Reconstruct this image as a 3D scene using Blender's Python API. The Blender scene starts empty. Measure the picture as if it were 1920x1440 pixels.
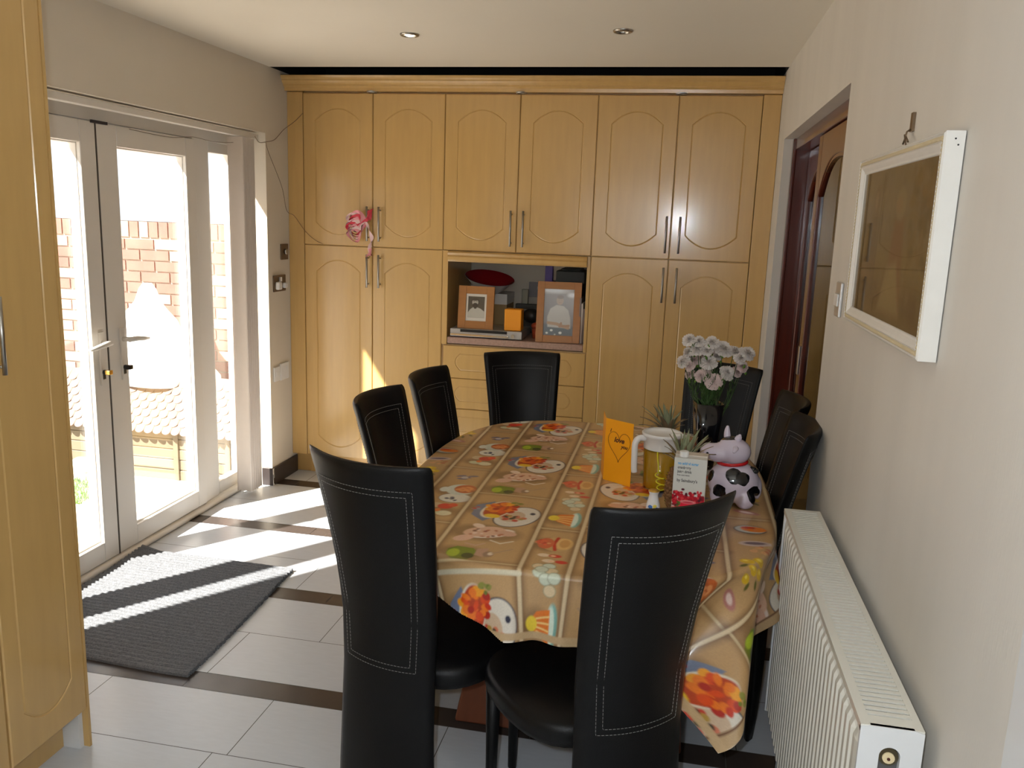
import bpy, bmesh, math, random
import numpy as np
from mathutils import Vector, Matrix
random.seed(7); np.random.seed(7)
PI = math.pi
scn = bpy.context.scene
col = scn.collection

# ------------------------------------------------------------------ camera
cam_d = bpy.data.cameras.new('camera'); cam = bpy.data.objects.new('camera', cam_d); col.objects.link(cam)
cam_d.sensor_width = 36; cam_d.lens = 1577.25 / 1920 * 36; cam_d.clip_start = 0.02
YAW, PIT, ROL = 0.1912, 0.1938, 0.0347
fwd = Vector((-math.sin(YAW) * math.cos(PIT), math.cos(YAW) * math.cos(PIT), -math.sin(PIT)))
rt = Vector((math.cos(YAW), math.sin(YAW), 0)); up = rt.cross(fwd)
r2 = rt * math.cos(ROL) + up * math.sin(ROL); u2 = up * math.cos(ROL) - rt * math.sin(ROL)
CAM = Vector((2.1795, -4.6817, 1.5959))
cam.matrix_world = Matrix(((r2.x, u2.x, -fwd.x, CAM.x), (r2.y, u2.y, -fwd.y, CAM.y), (r2.z, u2.z, -fwd.z, CAM.z), (0, 0, 0, 1)))
scn.camera = cam

# ------------------------------------------------------------------ light and exposure
scn.view_settings.view_transform = 'Standard'; scn.view_settings.look = 'None'
scn.view_settings.exposure = 0.0; scn.view_settings.gamma = 1
try: scn.view_settings.use_curve_mapping = False
except Exception: pass
w = bpy.data.worlds.new('world'); scn.world = w; w.use_nodes = True
bg = w.node_tree.nodes['Background']; bg.inputs[0].default_value = (0.86, 0.93, 1.0, 1); bg.inputs[1].default_value = 1.5
SUN_AZ, SUN_EL = math.radians(53.2), math.radians(42.8)
sd = Vector((math.cos(SUN_EL) * math.cos(SUN_AZ), math.cos(SUN_EL) * math.sin(SUN_AZ), -math.sin(SUN_EL)))
L = bpy.data.lights.new('sun', 'SUN'); L.energy = 26; L.angle = math.radians(1.1); L.color = (1.0, 0.96, 0.88)
sun = bpy.data.objects.new('sun', L); col.objects.link(sun); sun.rotation_euler = sd.to_track_quat('-Z', 'Y').to_euler(); sun.location = (-3, -4, 5)
# the camera's own flash, a few centimetres beside the lens
L = bpy.data.lights.new('camera_flash', 'POINT'); L.energy = 48; L.shadow_soft_size = 0.012; L.color = (0.88, 0.945, 1.0)
fl = bpy.data.objects.new('camera_flash', L); col.objects.link(fl); fl.location = CAM - r2 * 0.05 + u2 * 0.035 + fwd * 0.01
# added soft area light behind the photographer; no window is modelled there
L = bpy.data.lights.new('rear_fill_light', 'AREA'); L.shape = 'RECTANGLE'; L.size = 1.1; L.size_y = 0.9; L.energy = 7; L.color = (0.9, 0.95, 1.0)
kl = bpy.data.objects.new('rear_fill_light', L); col.objects.link(kl); kl.location = (1.3, -6.7, 1.6); kl.rotation_euler = (PI / 2, 0, 0)
kl.rotation_euler = Vector((0, 1, -0.05)).to_track_quat('-Z', 'Y').to_euler()

# ------------------------------------------------------------------ materials
def s2l(c):
    return tuple(((v / 12.92) if v <= 0.04045 else ((v + 0.055) / 1.055) ** 2.4) for v in c)
def rgb(r, g, b): return s2l((r / 255, g / 255, b / 255))
MATS = {}
def mat(name, c, rough=0.5, metal=0, coat=0, spec=0.5, noise=0, nscale=20, stretch=(1, 1, 1), bump=0, bscale=60, emis=None, trans=0, ior=1.45, coatr=0.05, alpha=1, sheen=0):
    if name in MATS: return MATS[name]
    m = bpy.data.materials.new(name); m.use_nodes = True; nt = m.node_tree; b = nt.nodes['Principled BSDF']
    c4 = (*c, 1)
    b.inputs['Base Color'].default_value = c4; b.inputs['Roughness'].default_value = rough; b.inputs['Metallic'].default_value = metal
    b.inputs['Coat Weight'].default_value = coat; b.inputs['Coat Roughness'].default_value = coatr
    b.inputs['Specular IOR Level'].default_value = spec; b.inputs['IOR'].default_value = ior
    b.inputs['Transmission Weight'].default_value = trans; b.inputs['Sheen Weight'].default_value = sheen
    tc = nt.nodes.new('ShaderNodeTexCoord'); mp = nt.nodes.new('ShaderNodeMapping'); mp.inputs['Scale'].default_value = stretch
    nt.links.new(tc.outputs['Object'], mp.inputs['Vector'])
    n = nt.nodes.new('ShaderNodeTexNoise'); n.inputs['Scale'].default_value = nscale; n.inputs['Detail'].default_value = 5
    nt.links.new(mp.outputs[0], n.inputs['Vector'])
    if noise or True:
        mx = nt.nodes.new('ShaderNodeMix'); mx.data_type = 'RGBA'
        nz = noise if noise else 0.03
        mx.inputs[6].default_value = (*[v * (1 - nz) for v in c], 1); mx.inputs[7].default_value = (*[min(1, v * (1 + nz)) for v in c], 1)
        nt.links.new(n.outputs[0], mx.inputs[0]); nt.links.new(mx.outputs[2], b.inputs['Base Color'])
    if bump:
        n2 = nt.nodes.new('ShaderNodeTexNoise'); n2.inputs['Scale'].default_value = bscale; n2.inputs['Detail'].default_value = 4
        nt.links.new(mp.outputs[0], n2.inputs['Vector'])
        bp = nt.nodes.new('ShaderNodeBump'); bp.inputs['Strength'].default_value = bump; bp.inputs['Distance'].default_value = 0.002
        nt.links.new(n2.outputs[0], bp.inputs['Height']); nt.links.new(bp.outputs[0], b.inputs['Normal'])
    if emis: b.inputs['Emission Color'].default_value = (*emis[:3], 1); b.inputs['Emission Strength'].default_value = emis[3]
    MATS[name] = m; return m
def glass(name, tint=(1, 1, 1), rough=0.0, ior=1.5):
    m = bpy.data.materials.new(name); m.use_nodes = True; nt = m.node_tree; nt.nodes.clear()
    o = nt.nodes.new('ShaderNodeOutputMaterial'); mx = nt.nodes.new('ShaderNodeMixShader'); f = nt.nodes.new('ShaderNodeFresnel')
    ge = nt.nodes.new('ShaderNodeNewGeometry'); im = nt.nodes.new('ShaderNodeMix'); im.inputs[2].default_value = ior; im.inputs[3].default_value = 1 / ior
    nt.links.new(ge.outputs['Backfacing'], im.inputs[0]); nt.links.new(im.outputs[0], f.inputs[0])
    t = nt.nodes.new('ShaderNodeBsdfTransparent'); t.inputs[0].default_value = (*tint, 1); g = nt.nodes.new('ShaderNodeBsdfGlossy'); g.inputs['Roughness'].default_value = rough
    nt.links.new(f.outputs[0], mx.inputs[0]); nt.links.new(t.outputs[0], mx.inputs[1]); nt.links.new(g.outputs[0], mx.inputs[2]); nt.links.new(mx.outputs[0], o.inputs[0])
    return m
def vcol(name, rough=0.5, coat=0, coatr=0.1, sheen=0, spec=0.5):
    m = bpy.data.materials.new(name); m.use_nodes = True; nt = m.node_tree; b = nt.nodes['Principled BSDF']
    a = nt.nodes.new('ShaderNodeVertexColor'); a.layer_name = 'Col'; nt.links.new(a.outputs[0], b.inputs['Base Color'])
    b.inputs['Roughness'].default_value = rough; b.inputs['Coat Weight'].default_value = coat; b.inputs['Coat Roughness'].default_value = coatr
    b.inputs['Specular IOR Level'].default_value = spec
    return m

M_WALL = mat('wall_paint', (0.70, 0.63, 0.52), 0.75, noise=0.05, nscale=3, bump=0.15, bscale=180)
M_WALLR = mat('wall_paint_streaky', (0.68, 0.65, 0.60), 0.6, noise=0.09, nscale=5, stretch=(1, 1.4, 0.25), bump=0.12, bscale=160)
M_CEIL = mat('ceiling_paint', (0.78, 0.735, 0.64), 0.85, noise=0.03, nscale=2)
M_FOIL = mat('maple_foil', (0.62, 0.388, 0.140), 0.24, coat=0.6, coatr=0.14, noise=0.10, nscale=5, stretch=(6, 6, 0.7), bump=0.02, bscale=8)
M_FOILD = mat('maple_carcass', (0.58, 0.40, 0.20), 0.45, noise=0.06, nscale=5, stretch=(6, 6, 0.7))
M_UPVC = mat('white_upvc', (0.74, 0.70, 0.64), 0.3, noise=0.03, nscale=8)
M_UPVC2 = mat('blind_fabric', (0.80, 0.70, 0.61), 0.8, noise=0.03, nscale=30)
M_STEEL = mat('brushed_steel', (0.42, 0.40, 0.36), 0.3, metal=1, noise=0.05, nscale=80)
M_CHROME = mat('chrome', (0.75, 0.75, 0.75), 0.1, metal=1)
M_BLACK = mat('black_leather', (0.0035, 0.0035, 0.004), 0.40, spec=0.28, noise=0.2, nscale=60, bump=0.25, bscale=500)
M_STITCH = mat('grey_thread', (0.22, 0.22, 0.21), 0.8)
M_TILE = mat('light_floor_tile', (0.60, 0.63, 0.675), 0.28, noise=0.07, nscale=14, stretch=(1.2, 6, 1), bump=0.12, bscale=30)
M_TILED = mat('dark_floor_tile', (0.062, 0.048, 0.042), 0.26, noise=0.3, nscale=7, bump=0.05, bscale=40)
M_GROUT = mat('grout', (0.09, 0.085, 0.08), 0.9)
M_DARK = mat('dark_skirting', (0.045, 0.035, 0.033), 0.35)
M_MAHOG = mat('mahogany', (0.10, 0.017, 0.008), 0.25, coat=0.5, noise=0.25, nscale=6, stretch=(8, 8, 0.6))
M_PED = mat('reddish_table_wood', (0.20, 0.062, 0.028), 0.4, noise=0.2, nscale=6, stretch=(8, 8, 0.6))
M_RAD = mat('radiator_enamel', (0.72, 0.70, 0.63), 0.25, noise=0.03, nscale=10)
M_RADE = mat('radiator_end_enamel', (0.72, 0.73, 0.74), 0.22, noise=0.03, nscale=10)
M_WHITE = mat('white_plastic', (0.78, 0.77, 0.75), 0.35)
M_BLACKP = mat('black_plastic', (0.012, 0.012, 0.013), 0.3)
M_GLASS = glass('window_glass')

# ------------------------------------------------------------------ mesh helpers
def finish(name, bm, m, parent=None, smooth=False, bevel=0, seg=2, auto=True, loc=None, rot=None):
    bmesh.ops.recalc_face_normals(bm, faces=bm.faces)
    me = bpy.data.meshes.new(name); bm.to_mesh(me); bm.free()
    ms = m if isinstance(m, (list, tuple)) else [m]
    for x in ms: me.materials.append(x)
    if smooth:
        for p in me.polygons: p.use_smooth = True
    o = bpy.data.objects.new(name, me); col.objects.link(o)
    if parent: o.parent = parent
    if loc is not None: o.location = loc
    if rot is not None: o.rotation_euler = rot
    if bevel:
        b = o.modifiers.new('bevel', 'BEVEL'); b.width = bevel; b.segments = seg; b.limit_method = 'ANGLE'; b.angle_limit = math.radians(40)
        for p in me.polygons: p.use_smooth = True
        b.harden_normals = True
    return o
def box(bm, x0, x1, y0, y1, z0, z1, mi=0):
    v = [bm.verts.new(p) for p in ((x0, y0, z0), (x1, y0, z0), (x1, y1, z0), (x0, y1, z0), (x0, y0, z1), (x1, y0, z1), (x1, y1, z1), (x0, y1, z1))]
    for f in ((0, 3, 2, 1), (4, 5, 6, 7), (0, 1, 5, 4), (1, 2, 6, 5), (2, 3, 7, 6), (3, 0, 4, 7)):
        fc = bm.faces.new([v[i] for i in f]); fc.material_index = mi
    return v
def BX(name, *a, m=None, parent=None, bevel=0, mi=0):
    bm = bmesh.new(); box(bm, *a); return finish(name, bm, m, parent, bevel=bevel)
def frame_basis(d):
    d = Vector(d).normalized(); a = Vector((0, 0, 1)) if abs(d.z) < 0.9 else Vector((1, 0, 0))
    s = d.cross(a).normalized(); return s, s.cross(d).normalized()
def tube(bm, pts, r, n=10, mi=0, caps=True, sq=(1, 1)):
    pts = [Vector(p) for p in pts]; rs = r if isinstance(r, (list, tuple)) else [r] * len(pts); rings = []
    s = None
    for i, p in enumerate(pts):
        d = (pts[min(i + 1, len(pts) - 1)] - pts[max(i - 1, 0)]).normalized()
        if s is None: s, t = frame_basis(d)
        else:
            s = (s - d * s.dot(d)).normalized(); t = s.cross(d).normalized()
        rings.append([bm.verts.new(p + s * math.cos(2 * PI * k / n) * rs[i] * sq[0] + t * math.sin(2 * PI * k / n) * rs[i] * sq[1]) for k in range(n)])
    for a, b in zip(rings, rings[1:]):
        for k in range(n):
            f = bm.faces.new((a[k], a[(k + 1) % n], b[(k + 1) % n], b[k])); f.material_index = mi; f.smooth = True
    if caps:
        for q in (rings[0], rings[-1]):
            f = bm.faces.new(q); f.material_index = mi
def lathe(bm, prof, n=32, c=(0, 0, 0), mi=0, sx=1, sy=1):
    rings = []
    for r, z in prof:
        if r < 1e-5: rings.append([bm.verts.new((c[0], c[1], c[2] + z))])
        else: rings.append([bm.verts.new((c[0] + r * sx * math.cos(2 * PI * k / n), c[1] + r * sy * math.sin(2 * PI * k / n), c[2] + z)) for k in range(n)])
    for a, b in zip(rings, rings[1:]):
        for k in range(n):
            j = (k + 1) % n
            if len(a) == 1 and len(b) == 1: continue
            vs = [a[0], b[j], b[k]] if len(a) == 1 else ([a[k], a[j], b[0]] if len(b) == 1 else [a[k], a[j], b[j], b[k]])
            f = bm.faces.new(vs); f.material_index = mi; f.smooth = True
def loft(bm, rings, closed=True, cap=True, mi=0, smooth=True):
    vr = [[bm.verts.new(p) for p in r] for r in rings]; n = len(vr[0])
    for a, b in zip(vr, vr[1:]):
        for k in range(n if closed else n - 1):
            f = bm.faces.new((a[k], a[(k + 1) % n], b[(k + 1) % n], b[k])); f.material_index = mi; f.smooth = smooth
    if cap and closed:
        for q in (vr[0], vr[-1]):
            f = bm.faces.new(q); f.material_index = mi
    return vr
def ellipsoid(bm, c, r, rot=None, u=24, v=16, mi=0):
    res = bmesh.ops.create_uvsphere(bm, u_segments=u, v_segments=v, radius=1)
    Mx = Matrix.Translation(c) @ (rot.to_4x4() if rot else Matrix.Identity(4)) @ Matrix.Diagonal((*r, 1))
    bmesh.ops.transform(bm, matrix=Mx, verts=res['verts'])
    for vv in res['verts']:
        for f in vv.link_faces: f.smooth = True; f.material_index = mi
def empty(name, loc, label=None, cat=None, group=None, rz=0, kind=None):
    o = bpy.data.objects.new(name, None); col.objects.link(o); o.location = loc; o.rotation_euler = (0, 0, rz); o.empty_display_size = 0.05
    return tag(o, label, cat, group, kind)
def tag(o, label=None, cat=None, group=None, kind=None):
    if label: o['label'] = label
    if cat: o['category'] = cat
    if group: o['group'] = group
    if kind: o['kind'] = kind
    return o
def struct(o): o['kind'] = 'structure'; return o
def text_mesh(name, s, size, m, parent, loc, rot, extrude=0.0003, shear=0.0, align='LEFT', scale=(1, 1, 1)):
    cu = bpy.data.curves.new(name, 'FONT'); cu.body = s; cu.size = size; cu.extrude = extrude; cu.offset = size * 0.03; cu.shear = shear; cu.align_x = align
    t = bpy.data.objects.new(name + '_tmp', cu); col.objects.link(t)
    dg = bpy.context.evaluated_depsgraph_get(); dg.update()
    me = bpy.data.meshes.new_from_object(t.evaluated_get(dg)); me.name = name
    bpy.data.objects.remove(t); bpy.data.curves.remove(cu)
    me.materials.clear(); me.materials.append(m)
    o = bpy.data.objects.new(name, me); col.objects.link(o); o.parent = parent; o.location = loc; o.rotation_euler = rot; o.scale = scale
    return o

# ------------------------------------------------------------------ printed patterns (colour per vertex of a fine grid)
class Canvas:
    def __init__(s, x0, x1, y0, y1, res, base):
        s.xs = np.linspace(x0, x1, int(round((x1 - x0) / res)) + 1); s.ys = np.linspace(y0, y1, int(round((y1 - y0) / res)) + 1)
        s.X, s.Y = np.meshgrid(s.xs, s.ys); s.res = res
        s.C = np.zeros(s.X.shape + (3,)); s.C[:] = rgb(*base)
        k = np.random.rand(*s.X.shape)
        s.n = k
    def win(s, xa, xb, ya, yb):
        i0 = max(0, np.searchsorted(s.ys, ya) - 1); i1 = np.searchsorted(s.ys, yb) + 1; j0 = max(0, np.searchsorted(s.xs, xa) - 1); j1 = np.searchsorted(s.xs, xb) + 1
        return slice(i0, i1), slice(j0, j1)
    def put(s, w, d, c, soft=None, op=1.0):
        soft = soft or s.res * 0.7
        a = np.clip(0.5 - d / (2 * soft), 0, 1)[..., None] * op
        s.C[w] = s.C[w] * (1 - a) + np.array(rgb(*c)) * a
    def ell(s, cx, cy, rx, ry, c, ang=0, soft=None, op=1.0):
        m = max(rx, ry) * 1.1 + (soft or 0) * 2 + s.res * 3; w = s.win(cx - m, cx + m, cy - m, cy + m)
        x = s.X[w] - cx; y = s.Y[w] - cy; ca, sa = math.cos(ang), math.sin(ang)
        u = (x * ca + y * sa) / rx; v = (-x * sa + y * ca) / ry
        s.put(w, (np.sqrt(u * u + v * v) - 1) * min(rx, ry), c, soft, op)
    def line(s, pts, wd, c, soft=None, op=1.0):
        for (x0, y0), (x1, y1) in zip(pts, pts[1:]):
            m = wd + (soft or 0) * 2 + s.res * 2; w = s.win(min(x0, x1) - m, max(x0, x1) + m, min(y0, y1) - m, max(y0, y1) + m)
            dx, dy = x1 - x0, y1 - y0; L2 = dx * dx + dy * dy + 1e-12
            t = np.clip(((s.X[w] - x0) * dx + (s.Y[w] - y0) * dy) / L2, 0, 1)
            s.put(w, np.hypot(s.X[w] - x0 - t * dx, s.Y[w] - y0 - t * dy) - wd / 2, c, soft, op)
    def poly(s, pts, c, soft=None, op=1.0):
        P = np.array(pts); m = s.res * 3 + (soft or 0) * 2; w = s.win(P[:, 0].min() - m, P[:, 0].max() + m, P[:, 1].min() - m, P[:, 1].max() + m)
        x, y = s.X[w], s.Y[w]; ins = np.zeros(x.shape, bool); d = np.full(x.shape, 1e9)
        for i in range(len(P)):
            a, b = P[i], P[(i + 1) % len(P)]
            if a[1] != b[1]:
                cond = ((a[1] > y) != (b[1] > y)) & (x < (b[0] - a[0]) * (y - a[1]) / (b[1] - a[1]) + a[0]); ins ^= cond
            e = b - a; t = np.clip(((x - a[0]) * e[0] + (y - a[1]) * e[1]) / (e @ e + 1e-12), 0, 1)
            d = np.minimum(d, np.hypot(x - a[0] - t * e[0], y - a[1] - t * e[1]))
        s.put(w, np.where(ins, -d, d), c, soft, op)
    def mottled(s, amt):
        s.C *= (1 + amt * (s.n[..., None] - 0.5))
    def mesh(s, name, P3, m, parent=None, keep=None):
        ny, nx = s.X.shape; idx = np.arange(nx * ny).reshape(ny, nx)
        q = np.stack([idx[:-1, :-1], idx[:-1, 1:], idx[1:, 1:], idx[1:, :-1]], -1).reshape(-1, 4)
        if keep is not None:
            kf = keep.ravel(); q = q[kf[q].all(1)]
        me = bpy.data.meshes.new(name); co = P3.reshape(-1, 3)
        used = np.unique(q); remap = np.full(len(co), -1); remap[used] = np.arange(len(used)); q = remap[q]; co = co[used]; cc = s.C.reshape(-1, 3)[used]
        me.vertices.add(len(co)); me.vertices.foreach_set('co', co.astype(np.float32).ravel())
        me.loops.add(q.size); me.loops.foreach_set('vertex_index', q.astype(np.int32).ravel())
        me.polygons.add(len(q)); me.polygons.foreach_set('loop_start', np.arange(0, q.size, 4, dtype=np.int32))
        me.update(calc_edges=True)
        me.polygons.foreach_set('use_smooth', np.ones(len(q), bool))
        at = me.color_attributes.new('Col', 'FLOAT_COLOR', 'POINT'); at.data.foreach_set('color', np.concatenate([np.clip(cc, 0, 1), np.ones((len(cc), 1))], 1).astype(np.float32).ravel())
        me.materials.append(m); o = bpy.data.objects.new(name, me); col.objects.link(o)
        if parent: o.parent = parent
        return o

# ------------------------------------------------------------------ room shell
XL, XR, ZC = -0.0974, 2.63, 2.365
YB, YF = 0.56, -7.0       # wall behind the cupboards, wall behind the photographer
LD0, LD1 = -2.685, -0.265  # french door opening in left wall
RD0, RD1 = -1.96, -0.27    # opening in right wall
# floor of individual tiles in one mesh
bm = bmesh.new()
box(bm, XL - 0.2, XR + 2.6, YF, YB, -0.05, -0.0015, 2)
def tile(x0, x1, y0, y1, mi):
    g = 0.00125; x0 = max(x0 + g, XL - 0.14); x1 = min(x1 - g, XR + 0.05); y0 = max(y0 + g, YF); y1 = min(y1 - g, YB)
    if x1 <= x0 or y1 <= y0: return
    v = [bm.verts.new(p) for p in ((x0, y0, 0), (x1, y0, 0), (x1, y1, 0), (x0, y1, 0))]; f = bm.faces.new(v); f.material_index = mi
DK, PER, Y0 = 0.0993, 0.6993, -2.3357
for k in range(-8, 6):
    yb = Y0 + k * PER
    for i in range(-3, 8):
        xo = 0.02 + 0.21 * (k % 3)
        tile(xo + i * 0.6, xo + (i + 1) * 0.6, yb, yb + DK, 1)
        xa = 0.655 if k != -1 else 0.31
        tile(xa + (i - 1) * 0.6, xa + i * 0.6, yb + DK, yb + DK + 0.3, 0)
        xb = 0.94 if k != -1 else 0.357
        tile(xb + (i - 1) * 0.6, xb + i * 0.6, yb + DK + 0.3, yb + PER, 0)
struct(finish('floor', bm, [M_TILE, M_TILED, M_GROUT]))
# ceiling
bm = bmesh.new(); box(bm, XL - 0.3, XR + 2.6, YF, -0.20, ZC, ZC + 0.05); box(bm, XR + 0.001, XR + 2.6, -0.20, YB + 0.1, ZC, ZC + 0.05)
struct(finish('ceiling', bm, M_CEIL))
M_VOID = mat('dark_void', (0.02, 0.018, 0.016), 0.9)  # black lining puts the darkness of the ceiling recess into its colour
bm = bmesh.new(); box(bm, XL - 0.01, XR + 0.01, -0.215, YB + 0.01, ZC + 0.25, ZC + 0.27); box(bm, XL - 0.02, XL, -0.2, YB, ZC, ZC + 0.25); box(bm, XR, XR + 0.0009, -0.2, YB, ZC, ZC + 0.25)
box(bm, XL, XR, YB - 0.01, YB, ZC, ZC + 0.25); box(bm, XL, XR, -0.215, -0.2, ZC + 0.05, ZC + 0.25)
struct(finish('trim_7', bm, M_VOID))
# left wall with french door opening (thickness 0.30)
bm = bmesh.new(); xo = XL - 0.24
box(bm, xo, XL, LD1, YB + 0.1, -0.15, ZC); box(bm, xo, XL, YF, LD0, -0.15, ZC); box(bm, xo, XL, LD0, LD1, 2.01, ZC)
struct(finish('wall_left', bm, M_WALL))
# right wall with opening
bm = bmesh.new(); box(bm, XR, XR + 0.22, RD1, YB + 0.1, 0, ZC); box(bm, XR, XR + 0.22, -3.61, RD0, 0, ZC); box(bm, XR, XR + 0.22, RD0, RD1, 2.02, ZC)
box(bm, XR - 0.004, XR + 0.22, YF, -3.612, 0, ZC, 1)
struct(finish('wall_right', bm, [M_WALLR, M_RADE]))
bm = bmesh.new(); box(bm, XL - 0.3, XR + 2.6, YB, YB + 0.1, 0, ZC); struct(finish('wall_back', bm, M_WALL))
bm = bmesh.new(); box(bm, XL - 0.3, XR + 2.6, YF - 0.1, YF, 0, ZC); struct(finish('wall_front', bm, M_WALL))
# hall beyond the mahogany doors
bm = bmesh.new(); box(bm, XR + 1.9, XR + 2.0, YF, YB, 0, ZC); struct(finish('wall_hall', bm, M_WALL))
# skirting on the left wall
bm = bmesh.new(); box(bm, XL, XL + 0.012, LD1 - 0.012, 0.05, 0.0005, 0.105); box(bm, XL - 0.06, XL + 0.012, LD1 - 0.014, LD1, 0.0005, 0.105, 0)
struct(finish('baseboard_left', bm, M_DARK, bevel=0.002))
bm = bmesh.new(); box(bm, XL + 0.011, XL + 0.016, LD1 - 0.017, LD1 - 0.005, 0.0005, 0.106)
struct(finish('trim_1', bm, M_CHROME))

# ------------------------------------------------------------------ outside
M_PATIO = mat('patio_slabs', (0.55, 0.49, 0.42), 0.8, noise=0.15, nscale=4)
bm = bmesh.new(); box(bm, -12, XL - 0.3, -14, 6, -0.2, -0.12)
struct(finish('patio', bm, M_PATIO))
# brick garden wall: every brick is modelled in one mesh over a mortar core
M_BRICK = mat('red_brick', (0.25, 0.115, 0.09), 0.85, noise=0.35, nscale=7, bump=0.4, bscale=60)
M_BRICK2 = mat('pale_brick', (0.36, 0.24, 0.19), 0.85, noise=0.3, nscale=7, bump=0.4, bscale=60)
M_MORTAR = mat('mortar', (0.42, 0.37, 0.30), 0.9)
bm = bmesh.new(); box(bm, -6.0, XL - 0.31, 0.61, 0.80, -0.12, 1.49, 2)
z = -0.12; r = 0
while z < 1.36:
    x = -6.0 + (0.1125 if r % 2 else 0)
    while x < -0.42:
        box(bm, x, min(x + 0.215, -0.41), 0.60, 0.62, z, z + 0.065, random.choice([0, 0, 1])); x += 0.225
    z += 0.075; r += 1
x = -6.0
while x < -0.45:
    box(bm, x, x + 0.065, 0.60, 0.81, 1.385, 1.49, random.choice([0, 0, 1])); x += 0.075
tag(finish('garden_wall', bm, [M_BRICK, M_BRICK2, M_MORTAR]), 'red brick garden wall with upright bricks along its top, behind the playhouse', 'wall')
# playhouse / garden store with scalloped roof
ph = empty('playhouse', (-1.1, 0.0, -0.12), 'low beige playhouse with scalloped tiled roof on the patio', 'playhouse')
M_PH = mat('beige_plastic_boards', (0.17, 0.135, 0.09), 0.6, noise=0.06); M_PR = mat('terracotta_plastic', (0.16, 0.105, 0.08), 0.6, noise=0.12, nscale=10)
bm = bmesh.new(); 
for k in range(5): box(bm, -0.75, 0.62, -0.02 + 0.002 * (k % 2), 0.34, 0.0 + k * 0.068, 0.064 + k * 0.068)
box(bm, -0.74, 0.61, -0.012, 0.33, 0, 0.34)
finish('wall_boards', bm, M_PH, ph, bevel=0.004)
bm = bmesh.new()
bm.free()
for xx in (-0.72, -0.22, 0.2, 0.56):
    bm = bmesh.new(); box(bm, xx, xx + 0.035, -0.03, -0.018, 0, 0.34); finish('batten', bm, M_PH, ph, bevel=0.003)
bm = bmesh.new()
for row in range(7):
    t0 = row / 7; yy = -0.07 + 0.24 * t0; zz = 0.335 + 0.30 * t0
    for i in range(24):
        xc = -0.80 + i * 0.062 + (0.031 if row % 2 else 0)
        n = 8; dz, dy = 0.30 / 7, 0.24 / 7
        low = [(xc + 0.031 * math.cos(PI + PI * k / n), yy - dy * 0.5 * math.sin(PI * k / n) - 0.010, zz - dz * 0.55 * math.sin(PI * k / n) + 0.006) for k in range(n + 1)]
        top = [(xc + 0.031, yy + dy * 1.2 - 0.002, zz + dz * 1.2), (xc - 0.031, yy + dy * 1.2 - 0.002, zz + dz * 1.2)]
        vv = [bm.verts.new(p) for p in low + top]; f = bm.faces.new(vv)
        r_ = bmesh.ops.extrude_face_region(bm, geom=[f]); bmesh.ops.translate(bm, vec=(0, 0.008, -0.006), verts=[g for g in r_['geom'] if isinstance(g, bmesh.types.BMVert)])
finish('roof', bm, M_PR, ph)
bm = bmesh.new(); v = [bm.verts.new(p) for p in ((-0.78, -0.06, 0.33), (0.66, -0.06, 0.33), (0.66, 0.17, 0.62), (-0.78, 0.17, 0.62), (-0.78, 0.40, 0.33), (0.66, 0.40, 0.33))]
for f in ((0, 1, 2, 3), (3, 2, 5, 4), (0, 3, 4), (1, 5, 2), (0, 4, 5, 1)): bm.faces.new([v[i] for i in f])
finish('roof_core', bm, M_PR, ph)
# white sheet draped over something behind the playhouse
bm = bmesh.new(); prof = [(0.03, 1.10), (0.06, 1.06), (0.09, 0.98), (0.13, 0.93), (0.20, 0.86), (0.25, 0.76), (0.33, 0.66), (0.42, 0.58), (0.47, 0.52), (0.47, 0.45)]
rings = []
for r_, z_ in prof[::-1]: rings.append([(-1.25 + (r_ * (1 + 0.09 * math.sin(5 * a + z_ * 4))) * math.cos(a), 0.30 + 0.5 * r_ * (1 + 0.12 * math.sin(4 * a)) * math.sin(a), z_) for a in [2 * PI * k / 40 for k in range(40)]])
loft(bm, rings)
tag(finish('dust_sheet', bm, mat('white_sheet', (0.85, 0.85, 0.85), 0.8), smooth=True), 'white sheet draped in a peak above the playhouse roof outside', 'sheet')
# dark bin, stones and grass seen in the left pane
bm = bmesh.new(); box(bm, -2.35, -1.95, 0.2, 0.5, -0.12, 0.28)
tag(finish('garden_box', bm, mat('grey_blue_plastic', (0.11, 0.12, 0.17), 0.6), bevel=0.02), 'dark blue grey box standing against the brick wall', 'box')
bm = bmesh.new()
for i in range(9):
    a = random.uniform(-1, 1); ellipsoid(bm, (-1.75 + random.uniform(-.25, .2), 0.0 + random.uniform(-.12, .12), -0.08), (random.uniform(.05, .09), random.uniform(.04, .07), random.uniform(.04, .07)), u=10, v=7)
tag(finish('rockery_stones', bm, mat('pale_stone', (0.55, 0.5, 0.42), 0.9, noise=0.2)), 'heap of pale stones on the ground before the box', 'stones', kind='stuff')
bm = bmesh.new()
for i in range(2600):
    x = random.uniform(-2.1, -1.15); y = random.uniform(-0.75, -0.2); h = random.uniform(.02, .05); a = random.uniform(0, PI)
    dx, dy = math.cos(a) * .004, math.sin(a) * .004
    bm.faces.new([bm.verts.new((x - dx, y - dy, -0.12)), bm.verts.new((x + dx, y + dy, -0.12)), bm.verts.new((x + random.uniform(-.02, .02), y + random.uniform(-.02, .02), -0.12 + h))])
tag(finish('grass', bm, mat('grass_blades', (0.16, 0.30, 0.06), 0.8, noise=0.3)), 'small patch of green grass on the patio edge', 'grass', kind='stuff')

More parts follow.
